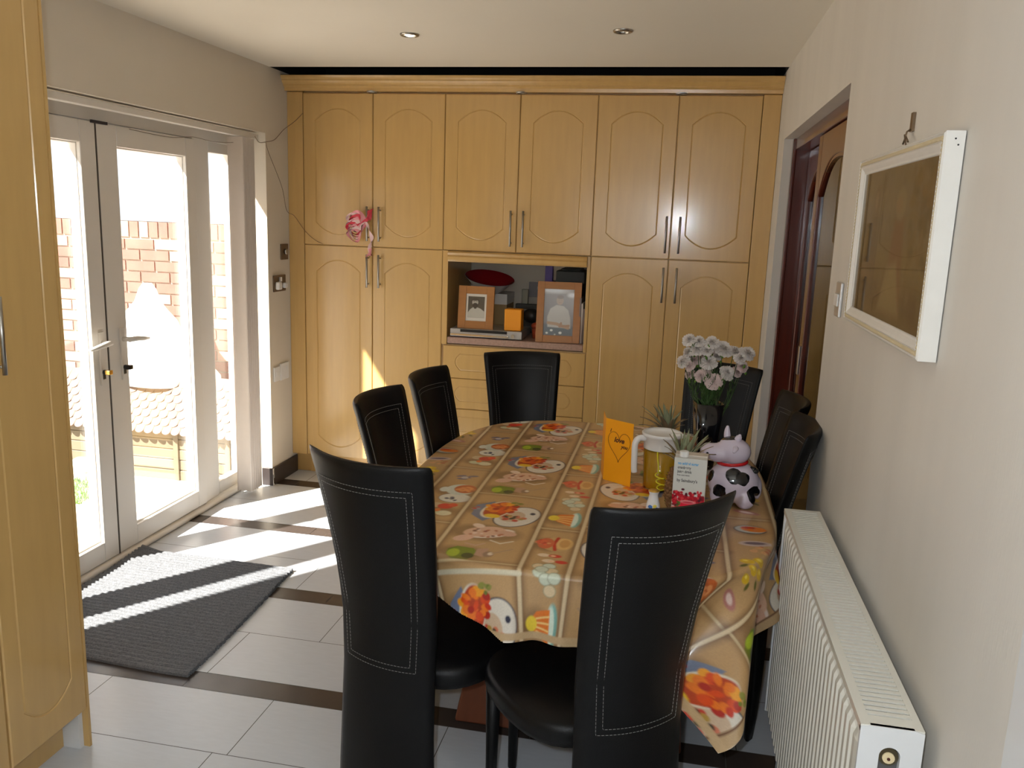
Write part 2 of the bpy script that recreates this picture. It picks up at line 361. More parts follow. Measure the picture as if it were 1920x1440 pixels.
# ------------------------------------------------------------------ french doors
FX = -0.25  # inner face of the frame
def ring_frame(bm, y0, y1, z0, z1, x0, x1, l, r, t, b):
    box(bm, x0, x1, y0, y0 + l, z0, z1); box(bm, x0, x1, y1 - r, y1, z0, z1); box(bm, x0, x1, y0 + l, y1 - r, z1 - t, z1); box(bm, x0, x1, y0 + l, y1 - r, z0, z0 + b)
tr = struct(empty('trim_2', (FX, -1.475, 0)))
bm = bmesh.new()
P = tr.location
def rel(bm, o): bmesh.ops.translate(bm, vec=-Vector(o.location), verts=bm.verts)
box(bm, FX - 0.07, FX, LD0, LD1, 1.935, 2.01); box(bm, FX - 0.07, FX + 0.02, LD0, LD1, -0.12, 0.032)
for a, b in ((LD0, LD0 + 0.06), (LD1 - 0.06, LD1), (-0.735, -0.60), (-2.35, -2.215)): box(bm, FX - 0.07, FX, a, b, 0.03, 1.94)
rel(bm, tr); finish('door_frame', bm, M_UPVC, tr, bevel=0.004)
bm = bmesh.new(); tube(bm, [(FX + 0.018, LD0, 0.016), (FX + 0.018, LD1, 0.016)], 0.016, 12); rel(bm, tr); finish('threshold', bm, M_UPVC, tr)
for nm, a, b in (('window_1', -0.60, LD1 - 0.06), ('window_2', LD0 + 0.06, -2.35)):
    wn = struct(empty(nm, (FX, (a + b) / 2, 0)))
    bm = bmesh.new(); ring_frame(bm, a, b, 0.03, 1.94, FX - 0.06, FX - 0.012, 0.03, 0.03, 0.06, 0.07); rel(bm, wn); finish('window_frame', bm, M_UPVC, wn, bevel=0.004)
    bm = bmesh.new(); box(bm, FX - 0.040, FX - 0.034, a + 0.025, b - 0.025, 0.09, 1.89); rel(bm, wn); finish('pane', bm, M_GLASS, wn)
def leaf(nm, a, b, sl, sr, hy, hdir, keycol):
    d = struct(empty(nm, (FX, (a + b) / 2, 0)))
    bm = bmesh.new(); ring_frame(bm, a, b, 0.035, 1.932, FX - 0.055, FX + 0.012, sl, sr, 0.09, 0.09); rel(bm, d); finish('door_leaf', bm, M_UPVC, d, bevel=0.005, )
    bm = bmesh.new(); ring_frame(bm, a + sl - 0.004, b - sr + 0.004, 0.12, 1.846, FX - 0.04, FX - 0.006, 0.008, 0.008, 0.010, 0.012); rel(bm, d); finish('glazing_bead', bm, M_UPVC, d, bevel=0.004)
    bm = bmesh.new(); box(bm, FX - 0.034, FX - 0.028, a + sl, b - sr, 0.12, 1.846); rel(bm, d); finish('pane', bm, M_GLASS, d)
    bm = bmesh.new(); box(bm, FX + 0.012, FX + 0.020, hy - 0.016, hy + 0.016, 0.83, 1.06)
    tube(bm, [(FX + 0.018, hy, 1.012), (FX + 0.058, hy, 1.012)], 0.011, 12)
    tube(bm, [(FX + 0.055, hy - hdir * 0.01, 1.012), (FX + 0.062, hy + hdir * 0.04, 1.012), (FX + 0.062, hy + hdir * 0.09, 1.006), (FX + 0.058, hy + hdir * 0.13, 1.002)], [0.011, 0.012, 0.010, 0.006], 10, sq=(1, 1))
    rel(bm, d); ho = finish('handle', bm, M_UPVC, d, smooth=False)
    bm = bmesh.new(); tube(bm, [(FX + 0.018, hy, 0.885), (FX + 0.032, hy, 0.885)], 0.011, 12)
    box(bm, FX + 0.018, FX + 0.022, hy - 0.008, hy + 0.008, 0.855, 0.895)
    rel(bm, d); finish('lock', bm, M_BLACKP, ho)
    bm = bmesh.new(); box(bm, FX + 0.03, FX + 0.055, hy - 0.011, hy + 0.012, 0.876, 0.896); rel(bm, d); finish('key', bm, mat(keycol + '_key', (0.7, 0.45, 0.12) if keycol == 'gold' else (0.05, 0.05, 0.05), 0.25, metal=1), ho, bevel=0.003)
    return d
leaf('door_1', -1.465, -0.735, 0.13, 0.08, -1.375, 1, 'dark')
bm = bmesh.new(); box(bm, FX - 0.02, FX + 0.0122, -1.4720, -1.4652, 0.035, 1.932); struct(finish('trim_6', bm, mat('gap_shade_brown', (0.09, 0.075, 0.06), 0.8)))  # added dark strip, its colour standing in for shade between the leaves
leaf('door_2', -2.205, -1.4722, 0.08, 0.095, -1.515, -1, 'gold')
bm = bmesh.new(); box(bm, FX + 0.012, FX + 0.02, -1.50, -1.40, 1.925, 1.937)
struct(finish('trim_3', bm, mat('dark_draught_strip', (0.05, 0.04, 0.04), 0.8)))
# vertical blind: rail and bunched slats
vb = empty('vertical_blind', (-0.15, -0.4, 2.0), 'cream vertical blind bunched at the far end of its long white rail', 'blind')
bm = bmesh.new(); box(bm, -0.165, -0.125, LD0 + 0.05, LD1 - 0.03, 1.972, 2.000); rel(bm, vb); finish('rail', bm, M_UPVC, vb, bevel=0.003)
for k in range(11):
    bm = bmesh.new(); y = -0.505 + k * 0.0118; rr = []
    for zz in (0.035, 1.968): rr.append([(-0.19 + 0.089 * t, y + 0.006 * math.sin(PI * t) + (0.003 if k % 2 else 0), zz) for t in [i / 8 for i in range(9)]])
    loft(bm, rr, closed=False, cap=False); rel(bm, vb); o = finish('slat', bm, M_UPVC2, vb, smooth=True)
    sm = o.modifiers.new('t', 'SOLIDIFY'); sm.thickness = 0.0008
bm = bmesh.new(); tube(bm, [(-0.15, -0.52, 0.03), (-0.12, -0.4, 0.02), (-0.15, -0.3, 0.03)], 0.0015, 6); rel(bm, vb); finish('bottom_chain', bm, M_WHITE, vb)

# ------------------------------------------------------------------ cupboards
W = 0.4228; ZB, ZM, ZT = 0.126, 1.408, 2.26; G = 0.0015
def arch_loop(x0, x1, z0, z1, rise, n=14, horiz=False):
    # rectangle whose short ends bow outward by rise, corners kept as shoulders
    pts = []
    if not horiz:
        def arc(xa, xb, zz, s): return [(xa + (xb - xa) * k / n, zz + s * rise * (1 - (2 * k / n - 1) ** 2)) for k in range(n + 1)]
        pts = arc(x0, x1, z0, -1) + arc(x1, x0, z1, 1)
    else:
        def arc(za, zb_, xx, s): return [(xx + s * rise * (1 - (2 * k / n - 1) ** 2), za + (zb_ - za) * k / n) for k in range(n + 1)]
        pts = arc(z0, z1, x1, 1) + arc(z1, z0, x0, -1)
        pts = pts
    return pts
def offset_loop(pts, d):
    c = np.mean(np.array(pts), 0); out = []
    N = len(pts)
    for i in range(N):
        a = Vector(pts[i - 1]); b = Vector(pts[i]); c_ = Vector(pts[(i + 1) % N])
        e1 = (b - a); e2 = (c_ - b)
        e1 = e1.normalized() if e1.length > 1e-9 else e2.normalized(); e2 = e2.normalized() if e2.length > 1e-9 else e1
        n1 = Vector((e1.y, -e1.x)); n2 = Vector((e2.y, -e2.x)); nn = (n1 + n2); nn = nn / max(nn.length_squared, .2) * 2
        out.append((b.x + nn.x * d * 0.5 * 1.0, b.y + nn.y * d * 0.5 * 1.0))
    return out
def door_panel(bm, x0, x1, z0, z1, yf, th, loop, horiz=False, n=14):
    """routed door slab in the XZ plane, front facing -Y at y=yf"""
    N = len(loop); half = N // 2
    # outer rectangle loop with matching vertex count
    if not horiz:
        outer = [(x0 + (x1 - x0) * k / n, z0) for k in range(n + 1)] + [(x1 - (x1 - x0) * k / n, z1) for k in range(n + 1)]
    else:
        outer = [(x1, z0 + (z1 - z0) * k / n) for k in range(n + 1)] + [(x0, z1 - (z1 - z0) * k / n) for k in range(n + 1)]
    e = 0.0035
    def inset(p): return (min(max(p[0], x0 + e), x1 - e), min(max(p[1], z0 + e), z1 - e))
    L = [[(p[0], yf + th, p[1]) for p in outer], [(p[0], yf + e, p[1]) for p in outer], [(*[inset(p)[0]], yf, inset(p)[1]) for p in outer],
         [(p[0], yf, p[1]) for p in offset_loop(loop, 0.0055)], [(p[0], yf + 0.0028, p[1]) for p in offset_loop(loop, 0.001)],
         [(p[0], yf + 0.0026, p[1]) for p in offset_loop(loop, -0.002)], [(p[0], yf + 0.0005, p[1]) for p in offset_loop(loop, -0.010)]]
    vr = [[bm.verts.new(p) for p in r] for r in L]
    for a, b in zip(vr, vr[1:]):
        for k in range(N): 
            j = (k + 1) % N
            try: bm.faces.new((a[k], a[j], b[j], b[k]))
            except ValueError: pass
    bm.faces.new(vr[-1]); bm.faces.new(vr[0])
def std_door(name, x0, x1, z0, z1, parent, yf=-0.0, flip=None, o=(0, 0, 0)):
    bm = bmesh.new(); mx = 0.076
    loop = arch_loop(x0 + mx, x1 - mx, z0 + 0.13, z1 - 0.15, 0.066)
    door_panel(bm, x0 + G, x1 - G, z0 + G, z1 - G, yf, 0.018, loop)
    bmesh.ops.remove_doubles(bm, verts=bm.verts, dist=1e-5)
    if flip: bmesh.ops.transform(bm, matrix=flip, verts=bm.verts)
    bmesh.ops.translate(bm, vec=-Vector(parent.location), verts=bm.verts)
    ob = finish(name, bm, M_FOIL, parent)
    return ob
def bar_handle(door, x, z0, z1, parent, flip=None, yf=0.0):
    bm = bmesh.new(); tube(bm, [(x, yf - 0.032, z0), (x, yf - 0.032, z1)], 0.006, 12)
    for z in (z0 + 0.02, z1 - 0.02): tube(bm, [(x, yf - 0.032, z), (x, yf, z)], 0.0045, 8)
    if flip: bmesh.ops.transform(bm, matrix=flip, verts=bm.verts)
    bmesh.ops.translate(bm, vec=-Vector(parent.location), verts=bm.verts)
    return finish('handle', bm, M_STEEL, door)
GR = 'fitted cupboards along the back wall'
# tall pairs left and right
for side, x0, lab in (('l', 0.0, 'tall maple cupboard of four arched doors on the left of the niche'), ('r', 4 * W, 'tall maple cupboard of four arched doors on the right, by the doorway')):
    t = empty('tall_cupboard', (x0 + W, 0.0, 0.0), lab, 'cupboard', GR)
    bm = bmesh.new(); box(bm, x0, x0 + 2 * W, 0.0185, YB - 0.005, ZB, ZT + 0.005); rel(bm, t); finish('carcass', bm, M_FOILD, t)
    bm = bmesh.new(); box(bm, x0, x0 + 2 * W, 0.06, 0.08, 0.001, ZB); rel(bm, t); finish('plinth', bm, M_FOIL, t)
    # end filler
    bm = bmesh.new()
    if side == 'l': box(bm, XL + 0.001, -G, 0.0, 0.5, ZB, ZT + 0.005); 
    else: box(bm, x0 + 2 * W + G, XR - 0.001, 0.0, 0.5, ZB, ZT + 0.005)
    if side == 'l': box(bm, XL + 0.001, -G, 0.062, 0.08, 0.001, ZB)
    else: box(bm, x0 + 2 * W + G, XR - 0.001, 0.062, 0.08, 0.001, ZB)
    rel(bm, t); finish('end_panel', bm, M_FOIL, t, bevel=0.003)
    zm = ZM if side == 'l' else ZM
    for k in (0, 1):
        xa = x0 + k * W; hx = xa + (W - 0.024 if k == 0 else 0.047)
        d = std_door('door', xa, xa + W, zm, ZT, t); bar_handle(d, hx, 1.442, 1.637, t)
        d = std_door('door', xa, xa + W, ZB, zm, t); bar_handle(d, hx, 1.175, 1.365, t)
# middle upper cupboard
xm0, xm1 = 2 * W, 4 * W
t = empty('wall_cupboard', (3 * W, 0, ZM), 'upper maple cupboard of two arched doors directly above the niche', 'cupboard', GR)
bm = bmesh.new(); box(bm, xm0, xm1, 0.0185, YB - 0.005, ZM, ZT + 0.005); rel(bm, t); finish('carcass', bm, M_FOILD, t)
for k in (0, 1):
    xa = xm0 + k * W; d = std_door('door', xa, xa + W, ZM, ZT, t); bar_handle(d, xa + (W - 0.03 if k == 0 else 0.04), 1.443, 1.64, t)
bm = bmesh.new()
prof = [(0.0, ZM - 0.002), (-0.006, ZM - 0.004), (-0.016, ZM - 0.012), (-0.010, ZM - 0.026), (-0.018, ZM - 0.034), (-0.014, ZM - 0.052), (-0.004, ZM - 0.062), (0.02, ZM - 0.064), (0.02, ZM - 0.002)]
loft(bm, [[(x, y, z) for y, z in prof] for x in (xm0 + 0.0325, xm1 - 0.0185)], smooth=False); rel(bm, t); finish('pelmet', bm, M_FOIL, t)
# niche box (sides, back) with worktop, and drawers
t = empty('drawer_unit', (3 * W, 0, 0), 'maple base unit of shallow drawers with an open niche over it', 'drawers', GR)
bm = bmesh.new(); box(bm, xm0, xm1, 0.0185, YB - 0.005, ZB, 0.868)
rel(bm, t); finish('carcass', bm, M_FOILD, t)
for xa_, xb_ in ((xm0, xm0 + 0.032), (xm1 - 0.018, xm1)):
    bm = bmesh.new(); box(bm, xa_, xb_, 0.0, YB - 0.005, 0.868, ZM - 0.001); rel(bm, t); finish('niche_side', bm, M_FOIL, t, bevel=0.002)
bm = bmesh.new(); box(bm, xm0, xm1, 0.06, 0.08, 0.001, ZB); rel(bm, t); finish('plinth', bm, M_FOIL, t)
for z0, z1 in ((0.672, 0.862), (0.49, 0.669), (0.308, 0.487), (ZB, 0.305)):
    bm = bmesh.new(); x0, x1 = xm0 + 0.012, xm1 - 0.002
    door_panel(bm, x0, x1, z0, z1, 0.0, 0.018, arch_loop(x0 + 0.105, x1 - 0.105, z0 + 0.046, z1 - 0.046, 0.03, horiz=True), horiz=True)
    bmesh.ops.remove_doubles(bm, verts=bm.verts, dist=1e-5); rel(bm, t); d = finish('drawer', bm, M_FOIL, t)
bm = bmesh.new(); box(bm, xm0 + 0.033, xm1 - 0.019, 0.002, YB - 0.006, 0.874, 0.912)
tag(finish('worktop', bm, mat('pink_granite_laminate', (0.42, 0.27, 0.21), 0.3, noise=0.35, nscale=90), bevel=0.006), 'short pinkish speckled worktop forming the floor of the niche', 'worktop')
# cornice
bm = bmesh.new()
prof = [(0.05, 2.266), (-0.030, 2.266), (-0.032, 2.284), (-0.046, 2.292), (-0.046, 2.300), (-0.056, 2.308), (-0.064, 2.318), (-0.064, 2.325), (-0.074, 2.333), (-0.078, 2.345), (-0.070, 2.349), (0.05, 2.349)]
prof = [(a, 2.266 + (b - 2.266) * 0.97) for a, b in prof]
loft(bm, [[(x, y, z) for y, z in prof] for x in (XL + 0.0015, XR - 0.0015)], smooth=False)
tag(finish('cornice', bm, M_FOIL), 'long moulded maple cornice running above all the cupboard doors', 'cornice')
def spot(name, x, y, z, lab, on=False, r=0.04):
    t = empty(name, (x, y, z), lab, 'downlight')
    bm = bmesh.new(); lathe(bm, [(r * 0.68, 0.004), (r * 0.70, -0.002), (r * 0.8, -0.006), (r * 0.95, -0.004), (r, 0.0), (r, 0.003)], 32); finish('bezel', bm, M_STEEL, t)
    bm = bmesh.new(); lathe(bm, [(0, 0.0), (r * 0.35, -0.005 if on else 0.004), (r * 0.66, 0.0035), (r * 0.69, 0.004)], 24)
    finish('lamp', bm, mat('lit_bulb', (1, 0.9, 0.7), 0.4, emis=(1, 0.86, 0.6, 22)) if on else mat('unlit_bulb', (0.25, 0.23, 0.2), 0.15, metal=0.6), t)
    return t
spot('downlight', 0.9586, -0.983, ZC - 0.003, 'lit recessed downlight in the ceiling, left of the unlit one', True, 0.042)
spot('downlight', 1.881, -1.024, ZC - 0.003, 'unlit recessed downlight in the ceiling, nearer the doorway', False, 0.04)
L = bpy.data.lights.new('downlight_beam', 'SPOT'); L.energy = 7; L.spot_size = math.radians(95); L.spot_blend = 0.8; L.color = (1, 0.8, 0.55); L.shadow_soft_size = 0.03
lo = bpy.data.objects.new('downlight_beam', L); col.objects.link(lo); lo.location = (0.9586, -0.983, ZC - 0.02)
for x, lab in ((0.421, 'small metal spotlight under the cornice above the left pair of cupboard doors'), (1.271, 'small metal spotlight under the cornice above the middle pair of doors'), (2.121, 'small metal spotlight under the cornice above the right pair of doors')):
    spot('cornice_light', x, 0.0 - 0.012, 2.2645, lab, False, 0.03)

# foreground cupboard at the left
FXc = 0.545
t = empty('tall_cupboard', (FXc, -3.2, 0), 'tall maple cupboard at the left edge of the photo, nearest the camera', 'cupboard')
flip = Matrix.Translation((FXc, 0, 0)) @ Matrix(((0, -1, 0, 0), (1, 0, 0, 0), (0, 0, 1, 0), (0, 0, 0, 1)))   # local x -> world y, local -y -> world +x
for a, b in ((-2.986, -2.697), (-3.40, -2.990), (-3.81, -3.404)):
    bm = bmesh.new(); mx = 0.055 if b > -2.8 else 0.076
    loop = arch_loop(a + mx, b - mx, 0.125 + 0.13, ZT - 0.15, 0.05)
    door_panel(bm, a + G, b - G, 0.125, ZT, 0.0, 0.018, loop); bmesh.ops.remove_doubles(bm, verts=bm.verts, dist=1e-5)
    bmesh.ops.transform(bm, matrix=flip, verts=bm.verts); rel(bm, t); d = finish('door', bm, M_FOIL, t)
    bar_handle(d, a + 0.05, 1.178, 1.37, t, flip=flip)
bm = bmesh.new(); box(bm, XL + 0.02, FXc - 0.019, -4.2, -2.715, 0.125, ZT + 0.005); rel(bm, t); finish('carcass', bm, M_FOILD, t)
bm = bmesh.new(); box(bm, XL + 0.02, FXc - 0.0195, -2.7145, -2.6975, 0.0, ZT + 0.005); rel(bm, t); finish('end_panel', bm, M_RADE, t)
bm = bmesh.new(); box(bm, XL + 0.02, FXc + 0.0005, -2.6972, -2.688, 0.0, ZT + 0.005); rel(bm, t); finish('end_facing', bm, M_FOIL, t)
bm = bmesh.new(); box(bm, FXc - 0.09, FXc - 0.075, -4.2, -2.715, 0.0, 0.125); rel(bm, t); finish('plinth', bm, M_FOIL, t)
bm = bmesh.new(); box(bm, XL + 0.01, FXc + 0.05, -4.2, -2.66, ZT + 0.006, ZC - 0.002); rel(bm, t); finish('cornice', bm, M_FOIL, t)

# ------------------------------------------------------------------ mahogany doors in the right opening
t = struct(empty('trim_4', (2.72, -1.1, 0)))
bm = bmesh.new(); fx0, fx1 = 2.678, 2.80
box(bm, fx0, fx1, RD1 - 0.045, RD1, 0, 2.02); box(bm, fx0, fx1, RD0, RD0 + 0.045, 0, 2.02); box(bm, fx0, fx1, RD0, RD1, 1.965, 2.02)
box(bm, fx0 - 0.008, fx0 + 0.01, RD1 - 0.05, RD1, 0, 2.02)
rel(bm, t); finish('door_frame', bm, M_MAHOG, t, bevel=0.006)
bm = bmesh.new(); box(bm, fx0 + 0.01, fx1, RD0, RD1, 0.0, 0.012); rel(bm, t); finish('threshold', bm, M_MAHOG, t)
def glazed_leaf(nm, y0, y1, x0, x1, st):
    d = struct(empty(nm, ((x0 + x1) / 2, (y0 + y1) / 2, 0)))
    z0, z1 = 0.015, 1.962; n = 16
    loop = []
    a, b = y0 + st, y1 - st
    top = z1 - 0.10; rise = 0.14
    arc = [(a + (b - a) * k / n, top - rise * (2 * k / n - 1) ** 2 * abs(2 * k / n - 1) ** 0.6) for k in range(n + 1)]
    inner = [(a, z0 + 0.2)] + [(b, z0 + 0.2)] + arc[::-1]
    # build ring: stiles, bottom rail, arched head as quads
    bm = bmesh.new(); box(bm, x0, x1, y0, a, z0, z1); box(bm, x0, x1, b, y1, z0, z1); box(bm, x0, x1, a, b, z0, z0 + 0.2)
    rr = []
    for (yy, zz) in arc: rr.append([(x0, yy, zz), (x1, yy, zz), (x1, yy, z1), (x0, yy, z1)])
    loft(bm, rr, smooth=False); rel(bm, d); finish('door_leaf', bm, M_MAHOG, d, bevel=0.004)
    bm = bmesh.new(); rr = [[(x0 + 0.004 + dx, yy, zz - dz) for dx, dz in ((0, 0), (0.0, 0.012), (0.01, 0.012), (0.01, 0))] for yy, zz in arc]; loft(bm, rr, smooth=False)
    box(bm, x0 + 0.004, x0 + 0.014, a, a + 0.012, z0 + 0.2, top - 0.1); box(bm, x0 + 0.004, x0 + 0.014, b - 0.012, b, z0 + 0.2, top - 0.1); rel(bm, d); finish('glazing_bead', bm, M_MAHOG, d)
    bm = bmesh.new(); xm = (x0 + x1) / 2; box(bm, xm - 0.003, xm + 0.003, a, b, z0 + 0.19, top + 0.02); rel(bm, d); finish('pane', bm, M_GLASS2, d)
    return d
M_GLASS2 = glass('dark_reflective_glass', tint=(0.35, 0.33, 0.3), ior=1.75)
glazed_leaf('door_3', -1.90, -1.02, 2.690, 2.722, 0.085)
glazed_leaf('door_4', -1.10, -0.33, 2.745, 2.777, 0.085)
bm = bmesh.new(); box(bm, 2.684, 2.690, -1.075, -1.045, 1.0, 1.12); struct(finish('trim_5', bm, M_STEEL, bevel=0.002))

# ------------------------------------------------------------------ electrical plates
M_BRONZE = mat('bronze_plate', (0.17, 0.115, 0.07), 0.35, metal=0.6)
def plate(name, x, y0, y1, z0, z1, m, lab, cat, kind):
    t = empty(name, (x, (y0 + y1) / 2, z0), lab, cat); s = 1 if kind != 'r' else -1
    xa, xb = sorted((x, x + s * 0.009))
    bm = bmesh.new(); box(bm, xa, xb, y0, y1, z0, z1); rel(bm, t); finish('plate', bm, m, t, bevel=0.003)
    return t, s
t, s = plate('dimmer_switch', XL, -0.116, -0.028, 1.317, 1.408, M_BRONZE, 'bronze dimmer switch, upper of the fittings on the left wall', 'switch', 'l')
bm = bmesh.new(); tube(bm, [(XL + 0.009, -0.072, 1.363), (XL + 0.024, -0.072, 1.363)], 0.016, 20); rel(bm, t); finish('knob', bm, M_STEEL, t)
t, s = plate('wall_socket', XL, -0.215, -0.067, 1.137, 1.231, M_BRONZE, 'bronze double socket beneath the dimmer switch', 'socket', 'l')
bm = bmesh.new(); box(bm, XL + 0.009, XL + 0.035, -0.205, -0.160, 1.150, 1.195); rel(bm, t); finish('plug', bm, M_WHITE, t, bevel=0.008)
bm = bmesh.new(); box(bm, XL + 0.009, XL + 0.03, -0.115, -0.082, 1.155, 1.185); rel(bm, t); finish('plug', bm, M_WHITE, t, bevel=0.006)
bm = bmesh.new(); box(bm, XL + 0.009, XL + 0.02, -0.155, -0.135, 1.195, 1.22); rel(bm, t); finish('rocker', bm, M_WHITE, t, bevel=0.002)
t, s = plate('fused_spur', XL, -0.231, -0.160, 0.615, 0.700, M_WHITE, 'small white fused spur low on the left wall, nearer the blind', 'socket', 'l')
bm = bmesh.new(); box(bm, XL + 0.009, XL + 0.012, -0.21, -0.185, 0.645, 0.67); rel(bm, t); finish('rocker', bm, M_WHITE, t, bevel=0.001)
t, s = plate('wall_socket', XL, -0.150, -0.045, 0.61, 0.71, M_WHITE, 'white socket low on the left wall beside the cupboard end', 'socket', 'l')
for yy in (-0.125, -0.085):
    bm = bmesh.new(); box(bm, XL + 0.009, XL + 0.0125, yy, yy + 0.015, 0.67, 0.69); rel(bm, t); finish('rocker', bm, M_WHITE, t, bevel=0.001)
t, s = plate('light_switch', XR, -2.195, -2.125, 1.355, 1.452, mat('satin_chrome', (0.62, 0.62, 0.62), 0.35, metal=0.8), 'shiny chrome light switch on the right wall between doorway and picture', 'switch', 'r')
bm = bmesh.new(); box(bm, XR - 0.014, XR - 0.009, -2.185, -2.135, 1.385, 1.42); rel(bm, t); finish('rocker', bm, M_WHITE, t, bevel=0.002)
# loose cable
bm = bmesh.new(); cp = [(-0.11, -0.36, 1.985), (-0.10, -0.33, 1.955), (-0.092, -0.26, 1.965), (-0.09, -0.17, 1.985), (-0.088, -0.06, 2.05), (-0.04, -0.02, 2.10), (0.002, -0.004, 2.147)]
def smooth_pts(p, n=8):
    p = [Vector(q) for q in p]; out = []
    for i in range(len(p) - 1):
        p0, p1, p2, p3 = p[max(i - 1, 0)], p[i], p[i + 1], p[min(i + 2, len(p) - 1)]
        for k in range(n):
            t_ = k / n; out.append(0.5 * ((2 * p1) + (-p0 + p2) * t_ + (2 * p0 - 5 * p1 + 4 * p2 - p3) * t_ ** 2 + (-p0 + 3 * p1 - 3 * p2 + p3) * t_ ** 3))
    out.append(p[-1]); return out
tube(bm, smooth_pts(cp), 0.0016, 6); tube(bm, smooth_pts([(-0.092, -0.27, 1.96), (-0.0955, -0.237, 1.912), (-0.0955, -0.084, 1.732), (-0.094, -0.03, 1.60), (-0.06, -0.005, 1.57), (0.003, -0.004, 1.49), (0.06, -0.004, 1.44), (0.12, -0.004, 1.412)]), 0.0013, 6)
tube(bm, smooth_pts([(-0.13, -0.36, 1.968), (-0.14, -0.45, 1.945), (-0.2, -0.6, 1.93), (-0.235, -0.75, 1.94), (-0.235, -0.95, 1.92), (-0.235, -1.25, 1.925)]), 0.0012, 6)
tag(finish('loose_cable', bm, mat('brown_cable', (0.16, 0.10, 0.05), 0.6)), 'thin brown cable trailing from the blind rail to the first cupboard door', 'cable')

# ------------------------------------------------------------------ ribbon on the left cupboard handle
bm = bmesh.new()
def ribbon(pts, wd, mi):
    pts = smooth_pts(pts, 6); v = []
    for i, p in enumerate(pts):
        q = wd * (0.5 + 0.5 * math.sin(PI * i / (len(pts) - 1))) if mi < 2 else wd
        a = Vector((math.cos(i * .35), 0.35 * math.sin(i * .5), math.sin(i * .35))) * q * 0.5
        v.append((bm.verts.new(p - a), bm.verts.new(p + a)))
    for a, b in zip(v, v[1:]):
        f = bm.faces.new((a[0], a[1], b[1], b[0])); f.material_index = mi; f.smooth = True
M_PINK = mat('pink_ribbon', (0.85, 0.33, 0.36), 0.5); M_PINKL = mat('pale_pink_ribbon', (0.9, 0.62, 0.60), 0.5); M_RED = mat('red_ribbon', (0.75, 0.05, 0.08), 0.5)
hx = W - 0.024
for k in range(9):
    a = random.uniform(-.02, .02); ribbon([(hx - 0.005, -0.045, 1.555), (hx - 0.05 + a, -0.06, 1.60 - k * 0.012), (hx - 0.095 + a, -0.05 - 0.003 * k, 1.585 - k * 0.012), (hx - 0.06, -0.04, 1.55 - k * 0.014), (hx - 0.005, -0.042, 1.548)], 0.04, [0, 1, 2][k % 3] if k < 8 else 0)
ribbon([(hx, -0.045, 1.55), (hx + 0.02, -0.03, 1.50), (hx + 0.025, -0.012, 1.44), (hx + 0.012, -0.02, 1.40), (hx + 0.022, -0.03, 1.35)], 0.022, 1)
ribbon([(hx, -0.045, 1.55), (hx + 0.012, -0.04, 1.60), (hx + 0.03, -0.02, 1.62), (hx + 0.012, -0.03, 1.56)], 0.02, 2)
ribbon([(hx + 0.018, -0.03, 1.40), (hx + 0.026, -0.03, 1.37), (hx + 0.002, -0.045, 1.352)], 0.03, 0)
tag(finish('ribbon_bow', bm, [M_PINK, M_PINKL, M_RED]), 'pink and red ribbon bow tied to the left upper cupboard handle', 'ribbon')

# ------------------------------------------------------------------ door mat
bm = bmesh.new(); nx, ny = 60, 300; vs = []
random.seed(3); ex = [random.uniform(-.004, .004) for _ in range(ny + 1)]
for j in range(ny + 1):
    row = []
    for i in range(nx + 1):
        u, v = i / nx, j / ny
        x = -0.205 + (0.60 + 0.205) * u; y = -2.272 + 0.925 * v
        x += 0.012 * math.sin(3 * v + 1) * u - 0.03 * u * v + ex[j] * (1 if i in (0, nx) else 0); y += 0.012 * math.sin(5 * u) * (1 - v) - 0.02 * u * v
        zz = 0.011 + 0.0085 * abs(math.sin(PI * v * 38)) + random.uniform(-.0012, .0012)
        if u < 0.12 and v > 0.75: zz += 0.02 * (1 - u / 0.12) * (v - 0.75) / 0.25
        row.append(bm.verts.new((x, y, zz)))
    vs.append(row)
for j in range(ny):
    for i in range(nx): bm.faces.new((vs[j][i], vs[j][i + 1], vs[j + 1][i + 1], vs[j + 1][i]))
edge = [vs[0][i] for i in range(nx + 1)] + [vs[j][nx] for j in range(1, ny + 1)] + [vs[ny][i] for i in range(nx - 1, -1, -1)] + [vs[j][0] for j in range(ny - 1, 0, -1)]
low = [bm.verts.new((v.co.x, v.co.y, 0.001)) for v in edge]
for k in range(len(edge)):
    j = (k + 1) % len(edge); bm.faces.new((edge[k], edge[j], low[j], low[k]))
tag(finish('door_mat', bm, mat('grey_ribbed_carpet', (0.15, 0.155, 0.165), 0.95, noise=0.75, nscale=190, bump=0.9, bscale=380)), 'grey ribbed door mat on the tiles before the french doors', 'mat')

# ------------------------------------------------------------------ table
TX, TY, TA, TB, TN, TZ = 1.927, -1.95, 0.578, 0.80, 3.0, 0.735
def sup(a, b, th, n=TN):
    c, s = math.cos(th), math.sin(th); k = (abs(c / a) ** n + abs(s / b) ** n) ** (-1 / n); return (k * c, k * s)
tb = empty('dining_table', (TX, TY, 0), 'oval dining table on chunky reddish wooden legs beneath the patterned cloth', 'table')
bm = bmesh.new()
loft(bm, [[(*sup(TA - 0.012, TB - 0.012, 2 * PI * k / 96), z) for k in range(96)] for z in (TZ - 0.035, TZ)], smooth=False); finish('tabletop', bm, M_PED, tb)
for sx in (-1, 1):
    for sy in (-1, 1):
        bm = bmesh.new(); rr = []
        for z, h, o in ((0.0005, 0.105, 0.02), (0.06, 0.10, 0.015), (0.30, 0.07, 0), (0.70, 0.06, 0)):
            cx, cy = sx * (0.235 + o), sy * (0.255 + o); rr.append([(cx - h, cy - h * 0.75, z), (cx + h, cy - h * 0.75, z), (cx + h, cy + h * 0.75, z), (cx - h, cy + h * 0.75, z)])
        loft(bm, rr, smooth=False); finish('leg', bm, M_PED, tb, bevel=0.008)
